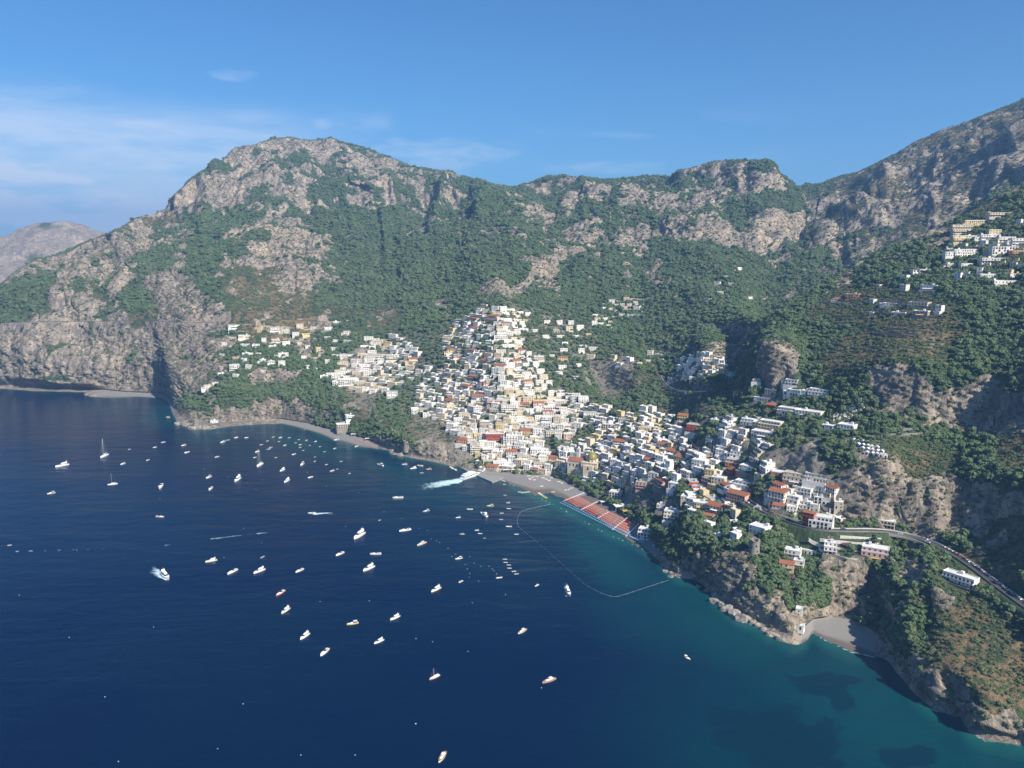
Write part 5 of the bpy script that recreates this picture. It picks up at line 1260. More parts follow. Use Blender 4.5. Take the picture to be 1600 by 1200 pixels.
def wedge(x0, x1, y, z0, z1, sl0=.6, sl1=.2, tap=.8):
    """cabin block: raked front (x1 side) and back"""
    h = z1 - z0
    return [(x0, -y, z0), (x1, -y * tap, z0), (x1, y * tap, z0), (x0, y, z0), (x0 + sl1 * h, -y * .85, z1), (x1 - sl0 * h, -y * tap * .8, z1), (x1 - sl0 * h, y * tap * .8, z1), (x0 + sl1 * h, y * .85, z1)], [(0,3,2,1),(4,5,6,7),(0,1,5,4),(1,2,6,5),(2,3,7,6),(3,0,4,7)]
def boat_kind(kind, hullm='gel'):
    """boats are made 10 m long and scaled; returns list of (part name, mesh)"""
    parts = []
    def add(nm, mb, m): parts.append((nm, pmesh(mb, nm, M[m])))
    if kind == 'yacht':
        h, d = hull_mesh(10, 3.1, 1.15, m=hullm); d.materials.append(M['gel']); parts += [('hull', h), ('deck', d)]
        b = MB(); b.poly(*wedge(-2.9, 2.2, 1.12, 1.1, 2.15, 1.6, .1)); add('cabin', b, 'gel')
        b = MB(); b.poly(*wedge(-2.6, 2.05, 1.15, 1.5, 1.92, 1.55, .1)); add('cabin_window', b, 'tint')
        b = MB(); b.poly(*wedge(-3.6, .2, 1.05, 2.18, 2.55, .8, 0)); b.box(-3.6, -3.45, -.9, .9, 2.5, 3.2); add('flybridge', b, 'gel')
        b = MB(); b.tube((-3.4, 0, 3.2), (-3.2, 0, 4.2), .05); b.box(-3.6, -3.2, -.35, .35, 3.2, 3.3); add('radar_arch', b, 'gel')
        b = MB(); b.box(-4.7, -3.0, -1.0, 1.0, 1.02, 1.06); add('cockpit_sole', b, 'teak')
    elif kind == 'cruiser':
        h, d = hull_mesh(10, 3.1, 1.0, m=hullm); d.materials.append(M['gel']); parts += [('hull', h), ('deck', d)]
        b = MB(); b.poly(*wedge(-.6, 3.0, 1.0, .98, 1.5, 2.4, .3, .55)); add('cabin', b, 'gel')
        b = MB(); b.poly(*wedge(-.9, .55, 1.1, 1.45, 1.95, 1.6, -.2, .9)); add('windscreen', b, 'tint')
        b = MB(); b.box(-4.3, -.9, -1.05, 1.05, .93, .99); add('cockpit_sole', b, 'teak')
        b = MB(); b.box(-4.3, -3.3, -1.0, 1.0, .99, 1.35); b.box(-2.4, -1.6, -.9, .9, .99, 1.45); add('seat', b, 'gelc')
    elif kind == 'canopy':
        h, d = hull_mesh(10, 3.1, 1.0, m=hullm); d.materials.append(M['gel']); parts += [('hull', h), ('deck', d)]
        b = MB(); b.poly(*wedge(-.3, 2.8, .95, .98, 1.6, 2.2, .3, .55)); add('cabin', b, 'gel')
        b = MB(); b.box(-3.9, -.6, -1.15, 1.15, 2.55, 2.68); add('canopy', b, 'awn_w')
        b = MB()
        for x in (-3.8, -.7):
            for y in (-1.05, 1.05): b.tube((x, y, .9), (x, y, 2.55), .04, 4)
        add('canopy_frame', b, 'rail')
        b = MB(); b.box(-4.2, -.4, -1.0, 1.0, .93, .99); add('cockpit_sole', b, 'teak')
    elif kind == 'skiff':
        h, d = hull_mesh(10, 3.3, .85, m=hullm); d.materials.append(M['gelc']); parts += [('hull', h), ('deck', d)]
        b = MB(); b.box(-3.2, 1.2, -1.0, 1.0, .80, .86); add('cockpit_sole', b, 'teak')
        b = MB(); b.box(-.7, .2, -.6, .6, .86, 1.7); add('console', b, 'gel')
        b = MB(); b.box(-5.6, -4.9, -.4, .4, .1, 1.4); add('outboard_motor', b, 'rubber')
    elif kind == 'gozzo':
        h, d = hull_mesh(10, 3.2, .95, transom=.45, m=hullm); d.materials.append(M['teak']); parts += [('hull', h), ('deck', d)]
        b = MB(); b.box(-3.3, .6, -.95, .95, .9, .98); add('cockpit_sole', b, 'gelc')
        b = MB(); b.poly(*wedge(.5, 2.6, .8, .92, 1.35, 1.2, .1, .6)); add('cabin', b, 'gel')
        b = MB(); b.box(-2.2, .3, -.85, .85, 2.0, 2.1); b.tube((-2, 0, .9), (-2, 0, 2), .05); b.tube((.1, 0, .9), (.1, 0, 2), .05); add('canopy', b, 'awn_w')
    elif kind == 'tender':
        h, d = hull_mesh(10, 4.0, .9, m=hullm); d.materials.append(M['gelb' if hullm == 'gelb' else 'gelc']); parts += [('hull', h), ('deck', d)]
        b = MB(); b.box(-1.5, -.6, -1.5, 1.5, .8, 1.0); b.box(1.0, 1.9, -1.3, 1.3, .8, 1.0); add('thwart', b, 'sandw')
    elif kind == 'sail':
        h, d = hull_mesh(10, 2.9, .95, transom=.6, m=hullm); d.materials.append(M['gel']); parts += [('hull', h), ('deck', d)]
        b = MB(); b.poly(*wedge(-1.6, 2.4, .75, .93, 1.4, 1.6, .2, .6)); add('cabin', b, 'gel')
        b = MB(); b.tube((.8, 0, 1.0), (.8, 0, 13.0), .085, 6); add('mast', b, 'rail')
        b = MB(); b.tube((.7, 0, 2.1), (-3.6, 0, 2.0), .17, 6); add('boom', b, 'awn_w')
        b = MB(); b.tube((.8, 0, 12.9), (4.9, 0, 1.1), .025, 3); b.tube((.8, 0, 12.9), (-4.9, 0, 1.0), .025, 3); b.tube((.8, 0, 12.6), (.4, 1.35, 1.0), .025, 3); b.tube((.8, 0, 12.6), (.4, -1.35, 1.0), .025, 3); add('stay', b, 'rail')
    return parts
KCACHE = {}
def boat(px, py, Lpx, ang, kind, hullm='gel', label=None, desc=None, mast=1.0):
    a = R(ang); P0 = sea(px - Lpx / 2 * math.cos(a), py + Lpx / 2 * math.sin(a)); P1 = sea(px + Lpx / 2 * math.cos(a), py - Lpx / 2 * math.sin(a))
    d = P1 - P0; L = min(max(d.length, 3.0), 46); L *= .88
    key = (kind, hullm)
    if key not in KCACHE: KCACHE[key] = boat_kind(kind, hullm)
    t = thing('boat' if kind not in ('sail',) else 'sailboat', (P0 + P1) / 2, math.atan2(d.y, d.x), None, 'boat', 'boats moored and under way in the bay')
    s = L / 10
    for nm, me in KCACHE[key]: part(nm, me, t, sc=(s, s * (1 if L < 12 else .92), s if nm not in ('mast', 'stay') else s * mast))
    cw = {'gel': 'white', 'gelc': 'cream', 'gely': 'yellow', 'gelr': 'red and white', 'gelb': 'pale blue', 'gelp': 'rose-brown', 'navy': 'navy'}[hullm]
    kw = {'yacht': 'motor yacht with flybridge', 'cruiser': 'open motorboat with windscreen', 'canopy': 'motorboat with sun canopy', 'skiff': 'small skiff with outboard', 'gozzo': 'wooden-decked gozzo boat', 'tender': 'small empty rowing tender', 'sail': 'sailboat with tall bare mast'}[kind]
    if px < 300: z = 'off the left cliffs'
    elif py < 715: z = 'in the far cove'
    elif py < 790: z = 'in the far mid-bay'
    elif px > 690 and py < 920: z = 'off the main beach'
    elif py < 920: z = 'in the middle bay'
    else: z = 'on the near dark water'
    if label: t['label'] = label
    else: PENDING.append((t, f"{cw} {kw} {z}", px))
    return t
BO = [
 (97,728,24,192,'yacht','gel'),(192,725,9,195,'canopy','gel'),(231,719,6,200,'skiff','gel'),(242,699,7,190,'cruiser','gel'),(255,691,8,190,'skiff','gel'),(287,696,9,190,'canopy','gel'),(292,707,9,195,'cruiser','gel'),
 (348,691,9,195,'canopy','gelc'),(356,688,8,190,'skiff','gelb'),(369,684,7,190,'canopy','gel'),(385,684,7,190,'cruiser','gel'),(339,714,8,195,'skiff','gel'),(202,702,5,190,'skiff','gel'),(326,746,10,200,'canopy','gel'),
 (251,761,9,235,'cruiser','gel'),(371,750,12,215,'yacht','gel'),(329,764,8,220,'cruiser','gel'),(402,706,8,195,'canopy','gel'),(398,715,6,195,'skiff','gel'),(408,695,6,190,'skiff','gel'),(418,689,5,190,'skiff','gel'),
 (427,683,5,190,'skiff','gel'),(438,684,6,190,'canopy','gel'),(445,696,6,190,'canopy','gel'),(423,699,6,190,'skiff','gel'),(421,701.6,5,195,'skiff','gel'),(462,692,4,190,'skiff','gel'),(469,695,5,190,'cruiser','gel'),
 (459,710,7,195,'cruiser','gel'),(431,715,5,190,'skiff','gel'),(467,687,4,190,'skiff','gel'),(479,688,5,190,'skiff','gel'),(493,690,5,190,'canopy','gel'),(441,735,9,205,'yacht','gel'),(472,726,7,215,'canopy','gel'),
 (492,721,4,200,'skiff','gel'),(448,752,10,210,'yacht','gel'),(485,746,9,195,'cruiser','gel'),(250,808,15,-3,'cruiser','gelp'),(330,877,21,192,'yacht','gelc'),(363,894,19,207,'cruiser','gel'),(405,893,21,202,'yacht','gel'),
 (468,892,15,205,'cruiser','gel'),(410,871,8,210,'tender','gelb'),(487,802,13,182,'cruiser','gel'),(259,902,16,-42,'yacht','gel'),(632,726,10,180,'canopy','gel'),(646,732,11,190,'yacht','gel'),(656,728,11,175,'cruiser','gel'),
 (670,734,11,178,'canopy','gelr'),(659,739,7,180,'skiff','gel'),(594,727,11,165,'canopy','gel'),(519,736,8,190,'canopy','gel'),(527,733,4,190,'skiff','gel'),(546,740,4,200,'skiff','gel'),(533,721,5,190,'skiff','gel'),
 (510,726,5,190,'cruiser','gel'),(492,714,4,190,'skiff','gel'),(469,699,5,190,'skiff','gel'),(507,706,4,190,'skiff','gel'),(523,701,5,200,'tender','gel'),(526,687.5,10,185,'canopy','gel'),(557,697.5,6,200,'tender','gel'),
 (561,838,21,212,'yacht','gel'),(633,829,21,190,'cruiser','gel'),(659,850,17,200,'gozzo','gelc'),(531,866,15,205,'cruiser','gel'),(587,866,20,182,'cruiser','gel'),(622,778,19,182,'cruiser','gel'),(666,799,12,190,'canopy','gelb'),
 (593,813,4,200,'tender','gel'),(80,771,15,190,'canopy','gelc'),(15,852,8,190,'skiff','gel'),
 (716,809,9,185,'canopy','gel'),(734,796,11,180,'cruiser','gel'),(766,791,13,180,'canopy','gely'),(756,805,13,150,'yacht','gel'),(745,829,8,180,'canopy','gel'),(750,834,8,180,'cruiser','gel'),(757,841,4,180,'tender','gel'),
 (722,835,10,180,'gozzo','gely'),(784,802,7,185,'skiff','gel'),(795,795,8,180,'cruiser','gel'),(794,786,7,180,'canopy','gel'),(789,774,5,180,'tender','gel'),(783,812,7,180,'skiff','gel'),(795,823,11,180,'cruiser','gel'),
 (807,835,8,180,'cruiser','gel'),(789,874,8,180,'skiff','gel'),(790,879,8,180,'skiff','gel'),(795,883,8,180,'skiff','gel'),(796,888,8,180,'skiff','gel'),(803,893,8,185,'skiff','gel'),(807,897,8,185,'skiff','gel'),
 (780,903,11,188,'cruiser','gel'),(717,873,13,190,'canopy','gel'),(720,909,8,205,'tender','gel'),(681,922,18,207,'yacht','gelc'),(839,915,8,205,'gozzo','gel'),(888,927,14,-62,'yacht','gel'),(812,769,7,180,'cruiser','gel'),
 (438,928,18,215,'cruiser','gelr'),(446,955,17,215,'yacht','gelc'),(476,995,19,215,'yacht','gel'),(507,1020,19,222,'cruiser','gel'),(551,975,21,190,'canopy','gely'),(617,966,18,205,'yacht','gel'),(592,1003,18,205,'yacht','gel'),
 (576,889,21,205,'yacht','gel'),(816,987,17,210,'gozzo','gelc'),(858,1064,25,200,'gozzo','gelp'),(691,1184,23,236,'gozzo','gelc'),(1074,1029,14,-30,'canopy','gelr'),
 (705,731,6,150,'tender','gel'),(711,734,5,150,'tender','gel'),(787,752,6,-20,'tender','gel'),(788,757,5,0,'tender','gel'),(418,702,4,190,'tender','gel'),(452,684,5,190,'skiff','gel'),(474,704,4,190,'skiff','gel'),(500,698,4,190,'skiff','gel'),(436,690,4,190,'skiff','gel'),(484,696,4,190,'skiff','gel')]
for q in BO: boat(*q)
boat(163,713,15,203,'sail','gel', mast=1.1); boat(176,757,18,187,'sail','gel', mast=1.0); boat(406,727,12,210,'sail','gel', mast=1.0); boat(679,1059,20,205,'sail','gelp', mast=.62)
# ferry leaving the dock
P0 = sea(721, 750); P1 = sea(752, 740); d = P1 - P0; L = d.length
fr = thing('ferry', (P0 + P1) / 2, math.atan2(d.y, d.x), 'large white double-decked passenger ferry beside the stone dock with foaming wake', 'ferry')
h, dk_ = hull_mesh(L, L * .24, 2.4, transom=.9); dk_.materials.append(M['gel']); part('hull', h, fr); part('deck', dk_, fr)
b = MB(); b.poly(*wedge(-L*.42, L*.30, L*.10, 2.3, 4.9, 1.4, .1)); b.obj('main_cabin', M['gel'], fr)
b = MB(); b.poly(*wedge(-L*.40, L*.27, L*.103, 3.1, 4.1, 1.4, .1)); b.obj('cabin_window', M['tint'], fr)
b = MB(); b.poly(*wedge(-L*.36, L*.14, L*.09, 5.2, 7.0, 1.0, .1)); b.box(-L*.43, L*.2, -L*.1, L*.1, 4.93, 5.17); b.obj('upper_deck', M['gel'], fr)
b = MB(); b.poly(*wedge(-L*.34, L*.12, L*.092, 5.8, 6.5, 1.0, .1)); b.obj('cabin_window', M['tint'], fr)
b = MB(); b.poly(*wedge(-L*.2, L*.02, L*.05, 7.0, 8.4, .8, .2)); b.tube((-L*.1, 0, 8.4), (-L*.12, 0, 11.5), .12); b.obj('wheelhouse', M['gel'], fr)
# buoy line fencing the bathing water, and mooring buoys
BL = [(862,787),(845,791),(922 - 100,796),(812,801),(808,811),(809,822),(838,846),(875,878),(912,912),(935,925),(960,934),(1000,921),(1046,906)]
Q = resample([sea(a, b_, .25)[:] for a, b_ in BL], 3.0); Q = gsm(Q, 1.5, 0)
bl = thing('buoy_line', tuple(Q[len(Q) // 2]), 0, 'thin pale line of small floats fencing the bathing water off the beach', 'buoy line')
b = MB(); o0 = Q[len(Q) // 2]
for i in range(len(Q) - 1): b.tube(tuple(Q[i] - o0), tuple(Q[i + 1] - o0), .05, 3)
b.obj('rope', M['buoy'], bl)
b = MB()
for q in Q[::3]: b.lathe([(.04, -.15), (.2, 0), (.04, .2)], q[0] - o0[0], q[1] - o0[1], 5)
tag(b.obj('float', M['buoy'], bl), kind='stuff')
bm_ = MB(); bm_.lathe([(.05, -.3), (.26, -.1), (.3, .12), (.2, .3), (.04, .38)], n=8); BUOY = pmesh(bm_, 'mooring_buoy', M['buoy'])
for px_, py_ in [(108,996),(164,1089),(350,871),(500,940),(577,939),(650,998),(649,1131),(731,1018),(674,842),(682,845),(668,829),(687,848),(700,857),(734,870),(741,880),(751,885),(727,882),(730,889),(734,896),(733,902),(748,908),(764,885),(769,889),(772,892),(776,897),(790,929),(738,942),(400,765),(386,755),(357,745),(319,733),(321,745),(250,780),(409,848),(540,823),(627,810),(412,750),(480,738),(676,1003),(846,1075),(187,752),(120,860),(655,826),(555,1180),(240,980),(30,930),(140,742),(300,740),(268,721),(510,760),(560,770),(600,800),(706,870),(712,866),(340,1170),(381,826),(380,1100),(470,1180),(185,1190),(650,1131)]:
    o = bpy.data.objects.new('mooring_buoy', BUOY); COL.objects.link(o); o.location = sea(px_, py_); tag(o, None, 'buoy', 'mooring buoys'); PENDING.append((o, 'tiny white mooring buoy floating alone on the ' + ('near' if py_ > 920 else 'middle' if py_ > 800 else 'far') + ' water', px_))

# ------------------------------------------------------------------ beaches, dock, rocks
def beach_pt(px, py, lift=0.0):
    p, n = hit(px, py); return p + Vector((0, 0, lift))
um = MB(); um.lathe([(1.05, 2.0), (.65, 2.25), (.05, 2.45)], n=8, cap=False); k0 = len(um.f); um.tube((0, 0, -.4), (0, 0, 2.3), .05, 4)
def umb_mesh(c):
    me = pmesh(um, 'sun_umbrella', [M[c], M['rail']]); 
    for i, p in enumerate(me.polygons): p.material_index = 0 if i < k0 else 1
    return me
UM = {c: umb_mesh(c) for c in ('orange_c', 'blue_c', 'green_c', 'awn_w')}
def umbrella(px, py, c, label, group):
    p, n = hit(px, py)
    if p is None: return
    o = bpy.data.objects.new('sun_umbrella', UM[c]); COL.objects.link(o); o.location = p; tag(o, None, 'umbrella', group); PENDING.append((o, label, px))
A0, A1, B0, B1 = (883,783), (980,834), (901,778), (989,821)
for r_ in range(5):
    t = r_ / 4
    for i in range(38):
        if i % 10 == 9: continue
        u = (i + .15) / 38; x = (A0[0] * (1 - u) + A1[0] * u) * (1 - t) + (B0[0] * (1 - u) + B1[0] * u) * t; y = (A0[1] * (1 - u) + A1[1] * u) * (1 - t) + (B0[1] * (1 - u) + B1[1] * u) * t
        umbrella(x, y, 'orange_c', f'orange beach umbrella in the {ordinal(r_ + 3)} row from the water', 'orange umbrellas on the main beach')
for r_ in range(2):
    for i in range(40):
        u = i / 39; umbrella(876 + 104 * u + r_ * 4, 787.5 + 52 * u - r_ * 1.6, 'blue_c', f'blue beach umbrella in the {ORD[r_]} row from the water', 'blue umbrellas on the main beach')
for i in range(12):
    u = i / 11; umbrella(984 + 22 * u, 840 + 11 * u, 'blue_c', 'blue umbrella in the short strip beside the white beach building', 'blue umbrellas on the main beach')
for i in range(18): umbrella(556 + (i % 9) * 3.2, 686 + (i % 9) * 1.3 + (i // 9) * 2.2, 'orange_c', 'orange umbrella at the near end of the far beach', 'umbrellas on the far beach')
for i in range(8): umbrella(528 + (i % 4) * 3.2, 676 + (i % 4) * 1.3 + (i // 4) * 2.2, 'green_c', 'green umbrella midway along the far beach', 'umbrellas on the far beach')
# loungers: too many and small to count
Lg = MB()
def lounger(p, rz):
    c, s = math.cos(rz), math.sin(rz)
    for (x0, x1, y0, y1, z0, z1) in ((-.95, .6, -.32, .32, .25, .34), (.6, 1.0, -.32, .32, .34, .62)):
        k = len(Lg.v); Lg.box(x0, x1, y0, y1, z0, z1)
        for j in range(k, len(Lg.v)):
            x, y, z = Lg.v[j]; Lg.v[j] = (p.x + x * c - y * s, p.y + x * s + y * c, p.z + z)
pa, pb = beach_pt(*A0), beach_pt(*A1); rzb = math.atan2((pb - pa).y, (pb - pa).x) + math.pi / 2
for r_ in range(6):
    t = 1.2 + r_ * .17
    for i in range(70):
        if i % 18 > 15: continue
        u = (i + .5) / 70; x = (A0[0] * (1 - u) + A1[0] * u) * (1 - t) + (B0[0] * (1 - u) + B1[0] * u) * t; y = (A0[1] * (1 - u) + A1[1] * u) * (1 - t) + (B0[1] * (1 - u) + B1[1] * u) * t
        p, n = hit(x, y)
        if p is not None and p.z < 6: lounger(p, rzb + random.gauss(0, .04))
tag(Lg.obj('sun_loungers', M['brownlounger']), 'ranks of dark sun loungers between and behind the orange umbrellas', 'loungers', kind='stuff')
# boardwalks across the umbrella field
for i, u in enumerate((0.0, .27, .53, .8, 1.0)):
    a = (872 + 106 * u, 786 + 52 * u); c = (915 + 84 * u, 769 + 48 * u)
    q = [hit(a[0] * (1 - t) + c[0] * t, a[1] * (1 - t) + c[1] * t)[0] for t in np.linspace(0, 1, 8)]
    V, f = road_mesh(np.array([v[:] for v in q]) + np.array([0, 0, .12]), .7, .3)
    o = mesh_obj('boardwalk', V, f, [M['awn_w']]); tag(o, None, 'boardwalk'); PENDING.append((o, 'narrow white boardwalk crossing the umbrella rows', a[0]))
# dock
dock = [(713,729),(733,739),(769,755),(788,748),(776,741),(752,737),(735,729)]
dp = [sea(a, b_, 0) for a, b_ in dock]; c0 = sum(dp, Vector()) / len(dp); n_ = len(dp)
Vd = [(p.x, p.y, -6) for p in dp] + [(p.x, p.y, 1.7) for p in dp]
fd = [tuple(range(n_, 2 * n_))] + [(i, (i + 1) % n_, n_ + (i + 1) % n_, n_ + i) for i in range(n_)]
ctr = np.cross(np.array(dp[1][:2]) - np.array(dp[0][:2]), np.array(dp[2][:2]) - np.array(dp[1][:2]))
dk2 = mesh_obj('dock', Vd, fd, [M['concrete']]); tag(dk2, 'grey stone dock jutting into the water at the foot of the town', 'dock')
# floating pier and kayaks on the beach edge
P0, P1 = sea(814, 770, .5), sea(828, 768, .5); b = MB(); b.box(0, (P1 - P0).length, -1.1, 1.1, -.5, .35); o = b.obj('floating_pier', M['sandw']); o.location = P0; o.rotation_euler = (0, 0, math.atan2((P1 - P0).y, (P1 - P0).x)); tag(o, 'short wooden floating pier sticking out from the middle of the beach', 'pier')
pd_ = MB(); pd_.poly(*wedge(-2, 2, .55, 0, .45, 1.5, 1.5, .5))
for i in range(7):
    p, n = hit(842 + i * 2.0, 770.5 + i * 1.3)
    if p is None: continue
    o = pd_.obj('pedal_boat', M['gely' if i > 2 else 'awn_w']); o.location = p + Vector((0, 0, .1)); o.rotation_euler = (0, 0, rzb); tag(o, None, 'pedal boat', 'pedal boats on the beach'); PENDING.append((o, ('yellow' if i > 2 else 'white') + ' pedal boat drawn up at the water edge of the main beach', 842 + i))
# small boats pulled up on the shingle
for i, (px_, py_, a_) in enumerate([(826,744,10),(832,746,40),(838,745,-20),(829,749,60),(848,747,20),(853,749,0),(858,751,30),(862,747,15),(873,753,10),(878,755,40),(884,766,25),(889,765,70),(893,763,10),(864,769,0),(846,760,20),(827,748,80),(835,750,30)]):
    p, n = hit(px_, py_)
    if p is None: continue
    if ('skiffb') not in KCACHE: KCACHE['skiffb'] = boat_kind('tender', 'gel')
    t = thing('rowing_boat', p + Vector((0, 0, .25)), R(a_), None, 'boat', 'small boats pulled up on the beach')
    for nm, me in KCACHE['skiffb']: part(nm, me, t, sc=(.5, .5, .5))
    PENDING.append((t, 'small white boat pulled up on the grey shingle', px_))
# awnings of the beach restaurants
def shade(px, py, w, dpt, hh, c, turn, label):
    p, n = hit(px, py); s = size_at(p); w *= s; rz = math.atan2(-p.y, -p.x) + math.pi / 2 + R(turn)
    t = thing('shade_canopy', p, rz, label, 'canopy')
    b = MB(); b.box(-w/2, w/2, 0, dpt, hh, hh + .25); b.obj('canopy', M[c], t)
    for x in (-w/2 + .2, w/2 - .2):
        for y in (.2, dpt - .2): q = MB(); q.box(x - .1, x + .1, y - .1, y + .1, -2, hh - .002); q.obj('post', M['rail'], t)
    occupy(p.x, p.y, w / 2, dpt, rz, 1)
shade(972,796,20,12,3.2,'awn_w',20,'wide cream canopy of the beach restaurant behind the umbrellas'); shade(979,803,10,8,3.2,'awn_y',20,'smaller yellow canopy beside the wide cream one')
shade(801,738,30,5,3.4,'awn_w',5,'long white canopy of the waterfront terrace by the dock'); shade(764,733,17,6,3.4,'awn_y',5,'yellow canopy over the terrace above the dock')
shade(557,681,16,6,3,'awn_w',8,'white canopy along the far beach bar'); shade(578,688,14,6,3,'awn_w',8,'grey-white shade at the near end of the far beach'); shade(946,788,14,5,3,'awn_w',20,'slim white shade strip at the back of the main beach')
# rocks: boulders along the headland and the shore
def rock_mesh(seed, flat=.7):
    r = np.random.RandomState(seed); v = I2[0].copy(); v = np.sign(v) * np.abs(v) ** .62
    v *= (1 + .13 * r.randn(len(v), 1)); v[:, 2] *= flat
    me = bpy.data.meshes.new('boulder'); me.from_pydata(v.tolist(), [], I2[1]); me.materials.append(M['boulder']); return me
bmat, bnt, bb = new_mat('pale_limestone'); g = G(bnt); p_ = g.pos(); n_1 = g.noise(.35, 6, .7, g.scalev(p_, (1, 1, .5))); n_2 = g.noise(.08, 3, .6, p_)
cc = g.mix(g.rngm(n_1, .35, .65), (.15, .135, .115), (.36, .325, .275)); cc = g.mix(g.rngm(n_2, .5, .65, 0, .6), cc, (.40, .33, .25))
g.L(cc, bb.inputs['Base Color']); bb.inputs['Roughness'].default_value = .95; g.bump(n_1, 1.0, .8, bb); M['boulder'] = bmat
RK = [rock_mesh(i) for i in range(6)]
def boulder(px, py, wp, hp, z=None, label=None, group=None):
    p = sea(px, py, 0) if z is None else hit(px, py)[0]
    s = size_at(p); o = bpy.data.objects.new('boulder', random.choice(RK)); COL.objects.link(o); o.location = p + Vector((0, 0, -.1)); w = wp * s * .5
    o.scale = (w, w * random.uniform(.6, .8), hp * s * .75); o.rotation_euler = (random.gauss(0, .08), random.gauss(0, .08), R(-28) + random.gauss(0, .2)); tag(o, label, 'rock', group)
    if not label: PENDING.append((o, 'pale limestone boulder in the sea below the near headland' if py > 905 else ('pale shore rock at the foot of the left cliffs' if px < 800 else 'pale rock on the shore past the beach end'), px))
for q in [(1118,930,11,9),(1116,941,18,11),(1127,946,14,10),(1136,953,22,14),(1147,962,20,16),(1160,968,24,15),(1154,951,9,8),(1163,959,11,9),(1176,974,12,10),(1184,979,11,9),(1193,984,11,9),(1204,992,15,9),(1212,995,11,8),(1219,1000,14,10),(1091,917,8,5),(1104,924,9,6)]: boulder(*q)
for q in [(277,664,9,8),(290,664,13,6),(300,670,14,8),(312,668,12,8),(322,669,13,8),(335,668,10,5),(262,652,8,3),(135,617,8,3),(148,619,10,3),(390,662,8,4),(612,706,12,8),(625,712,12,9),(640,712,10,7),(662,717,9,6),(690,723,9,5)]: boulder(*q, label=None)
for (x, y) in [(1014,852),(1020,858),(1026,863),(1030,870),(1036,876),(1041,882),(1044,889),(1050,895),(1058,899),(1066,900),(1024,868),(1034,883),(1039,893),(1048,901),(1018,864)]: boulder(x, y, 9, 5)
# sunbathers' umbrellas on the rocks past the beach
for i in range(26):
    x = 1012 + i * 1.5; umbrella(x + random.uniform(-2, 3), 846 + i * 1.55 + random.uniform(-3, 2), 'awn_w' if i % 2 else 'blue_c', 'white umbrella on the rocks past the beach end' if i % 2 else 'blue umbrella on the rocks past the beach end', 'umbrellas on the rocks')

# ------------------------------------------------------------------ landmarks
# domed church
p, n = hit(920, 740); s = size_at(p); rz = math.atan2(-p.y, -p.x) + math.pi / 2 + R(-22)
ch = thing('church', p, rz, 'cream church with large tiled majolica dome behind the main beach', 'church'); ch.scale = (1.25, 1.25, 1.25)
b = MB(); b.box(-9, 9, 0, 17, -10, 11); b.box(-5.5, 5.5, -3, -.003, -10, 9); b.obj('wall', M['cream'], ch)
b = MB(); b.box(-26, -9.01, 3, 15, -12, 10.5); b.obj('nave', M['cream'], ch)
b = MB(); b.gable(-26, -9, 3, 15, 10.503, 3.0, .4); b.obj('nave_roof', M['tile'], ch)
b = MB(); b.lathe([(5.6, 11.2), (5.6, 14.2)], 0, 8.5, 8); b.box(-9.3, 9.3, -.3, 17.3, 11.003, 11.5); b.obj('drum', M['cream'], ch)
b = MB(); b.lathe([(5.5, 14.2), (5.45, 15.6), (4.9, 17.6), (3.8, 19.4), (2.2, 20.8), (.8, 21.4)], 0, 8.5, 20); b.obj('dome', M['majolica'], ch, smooth=True)
b = MB(); b.lathe([(.9, 21.3), (.9, 23.2), (.1, 24.4)], 0, 8.5, 8); b.obj('lantern', M['cream'], ch)
for x in (-6, 0, 6): part('window', ARC, ch, (x, -.02 if x else -3.02, 4.5), 0, (1.6, 1, 3.2))
for x in (-23, -19, -15, -11.5): part('window', WIN, ch, (x, 2.98, 5), 0, (1.3, 1, 2.6))
for k in range(8):
    a = k * math.pi / 4 + math.pi / 8; part('window', ARC, ch, (math.cos(a) * 5.25, 8.5 + math.sin(a) * 5.25, 12), a + math.pi / 2, (1.1, 1, 1.7))
# bell tower beside it
p, n = hit(903, 716); bt_ = thing('bell_tower', p, rz, 'pale square bell tower rising behind the domed church', 'bell tower')
b = MB(); b.box(-2.2, 2.2, 0, 4.4, -6, 13); b.obj('shaft', M['offwhite'], bt_); b = MB(); b.box(-2.5, 2.5, -.3, 4.7, 13.003, 13.5); b.lathe([(1.9, 13.5), (1.6, 15.2), (.1, 16.6)], 0, 2.2, 8); b.obj('cap', M['offwhite'], bt_)
part('window', ARC, bt_, (0, -.02, 9), 0, (1.4, 1, 2.6))
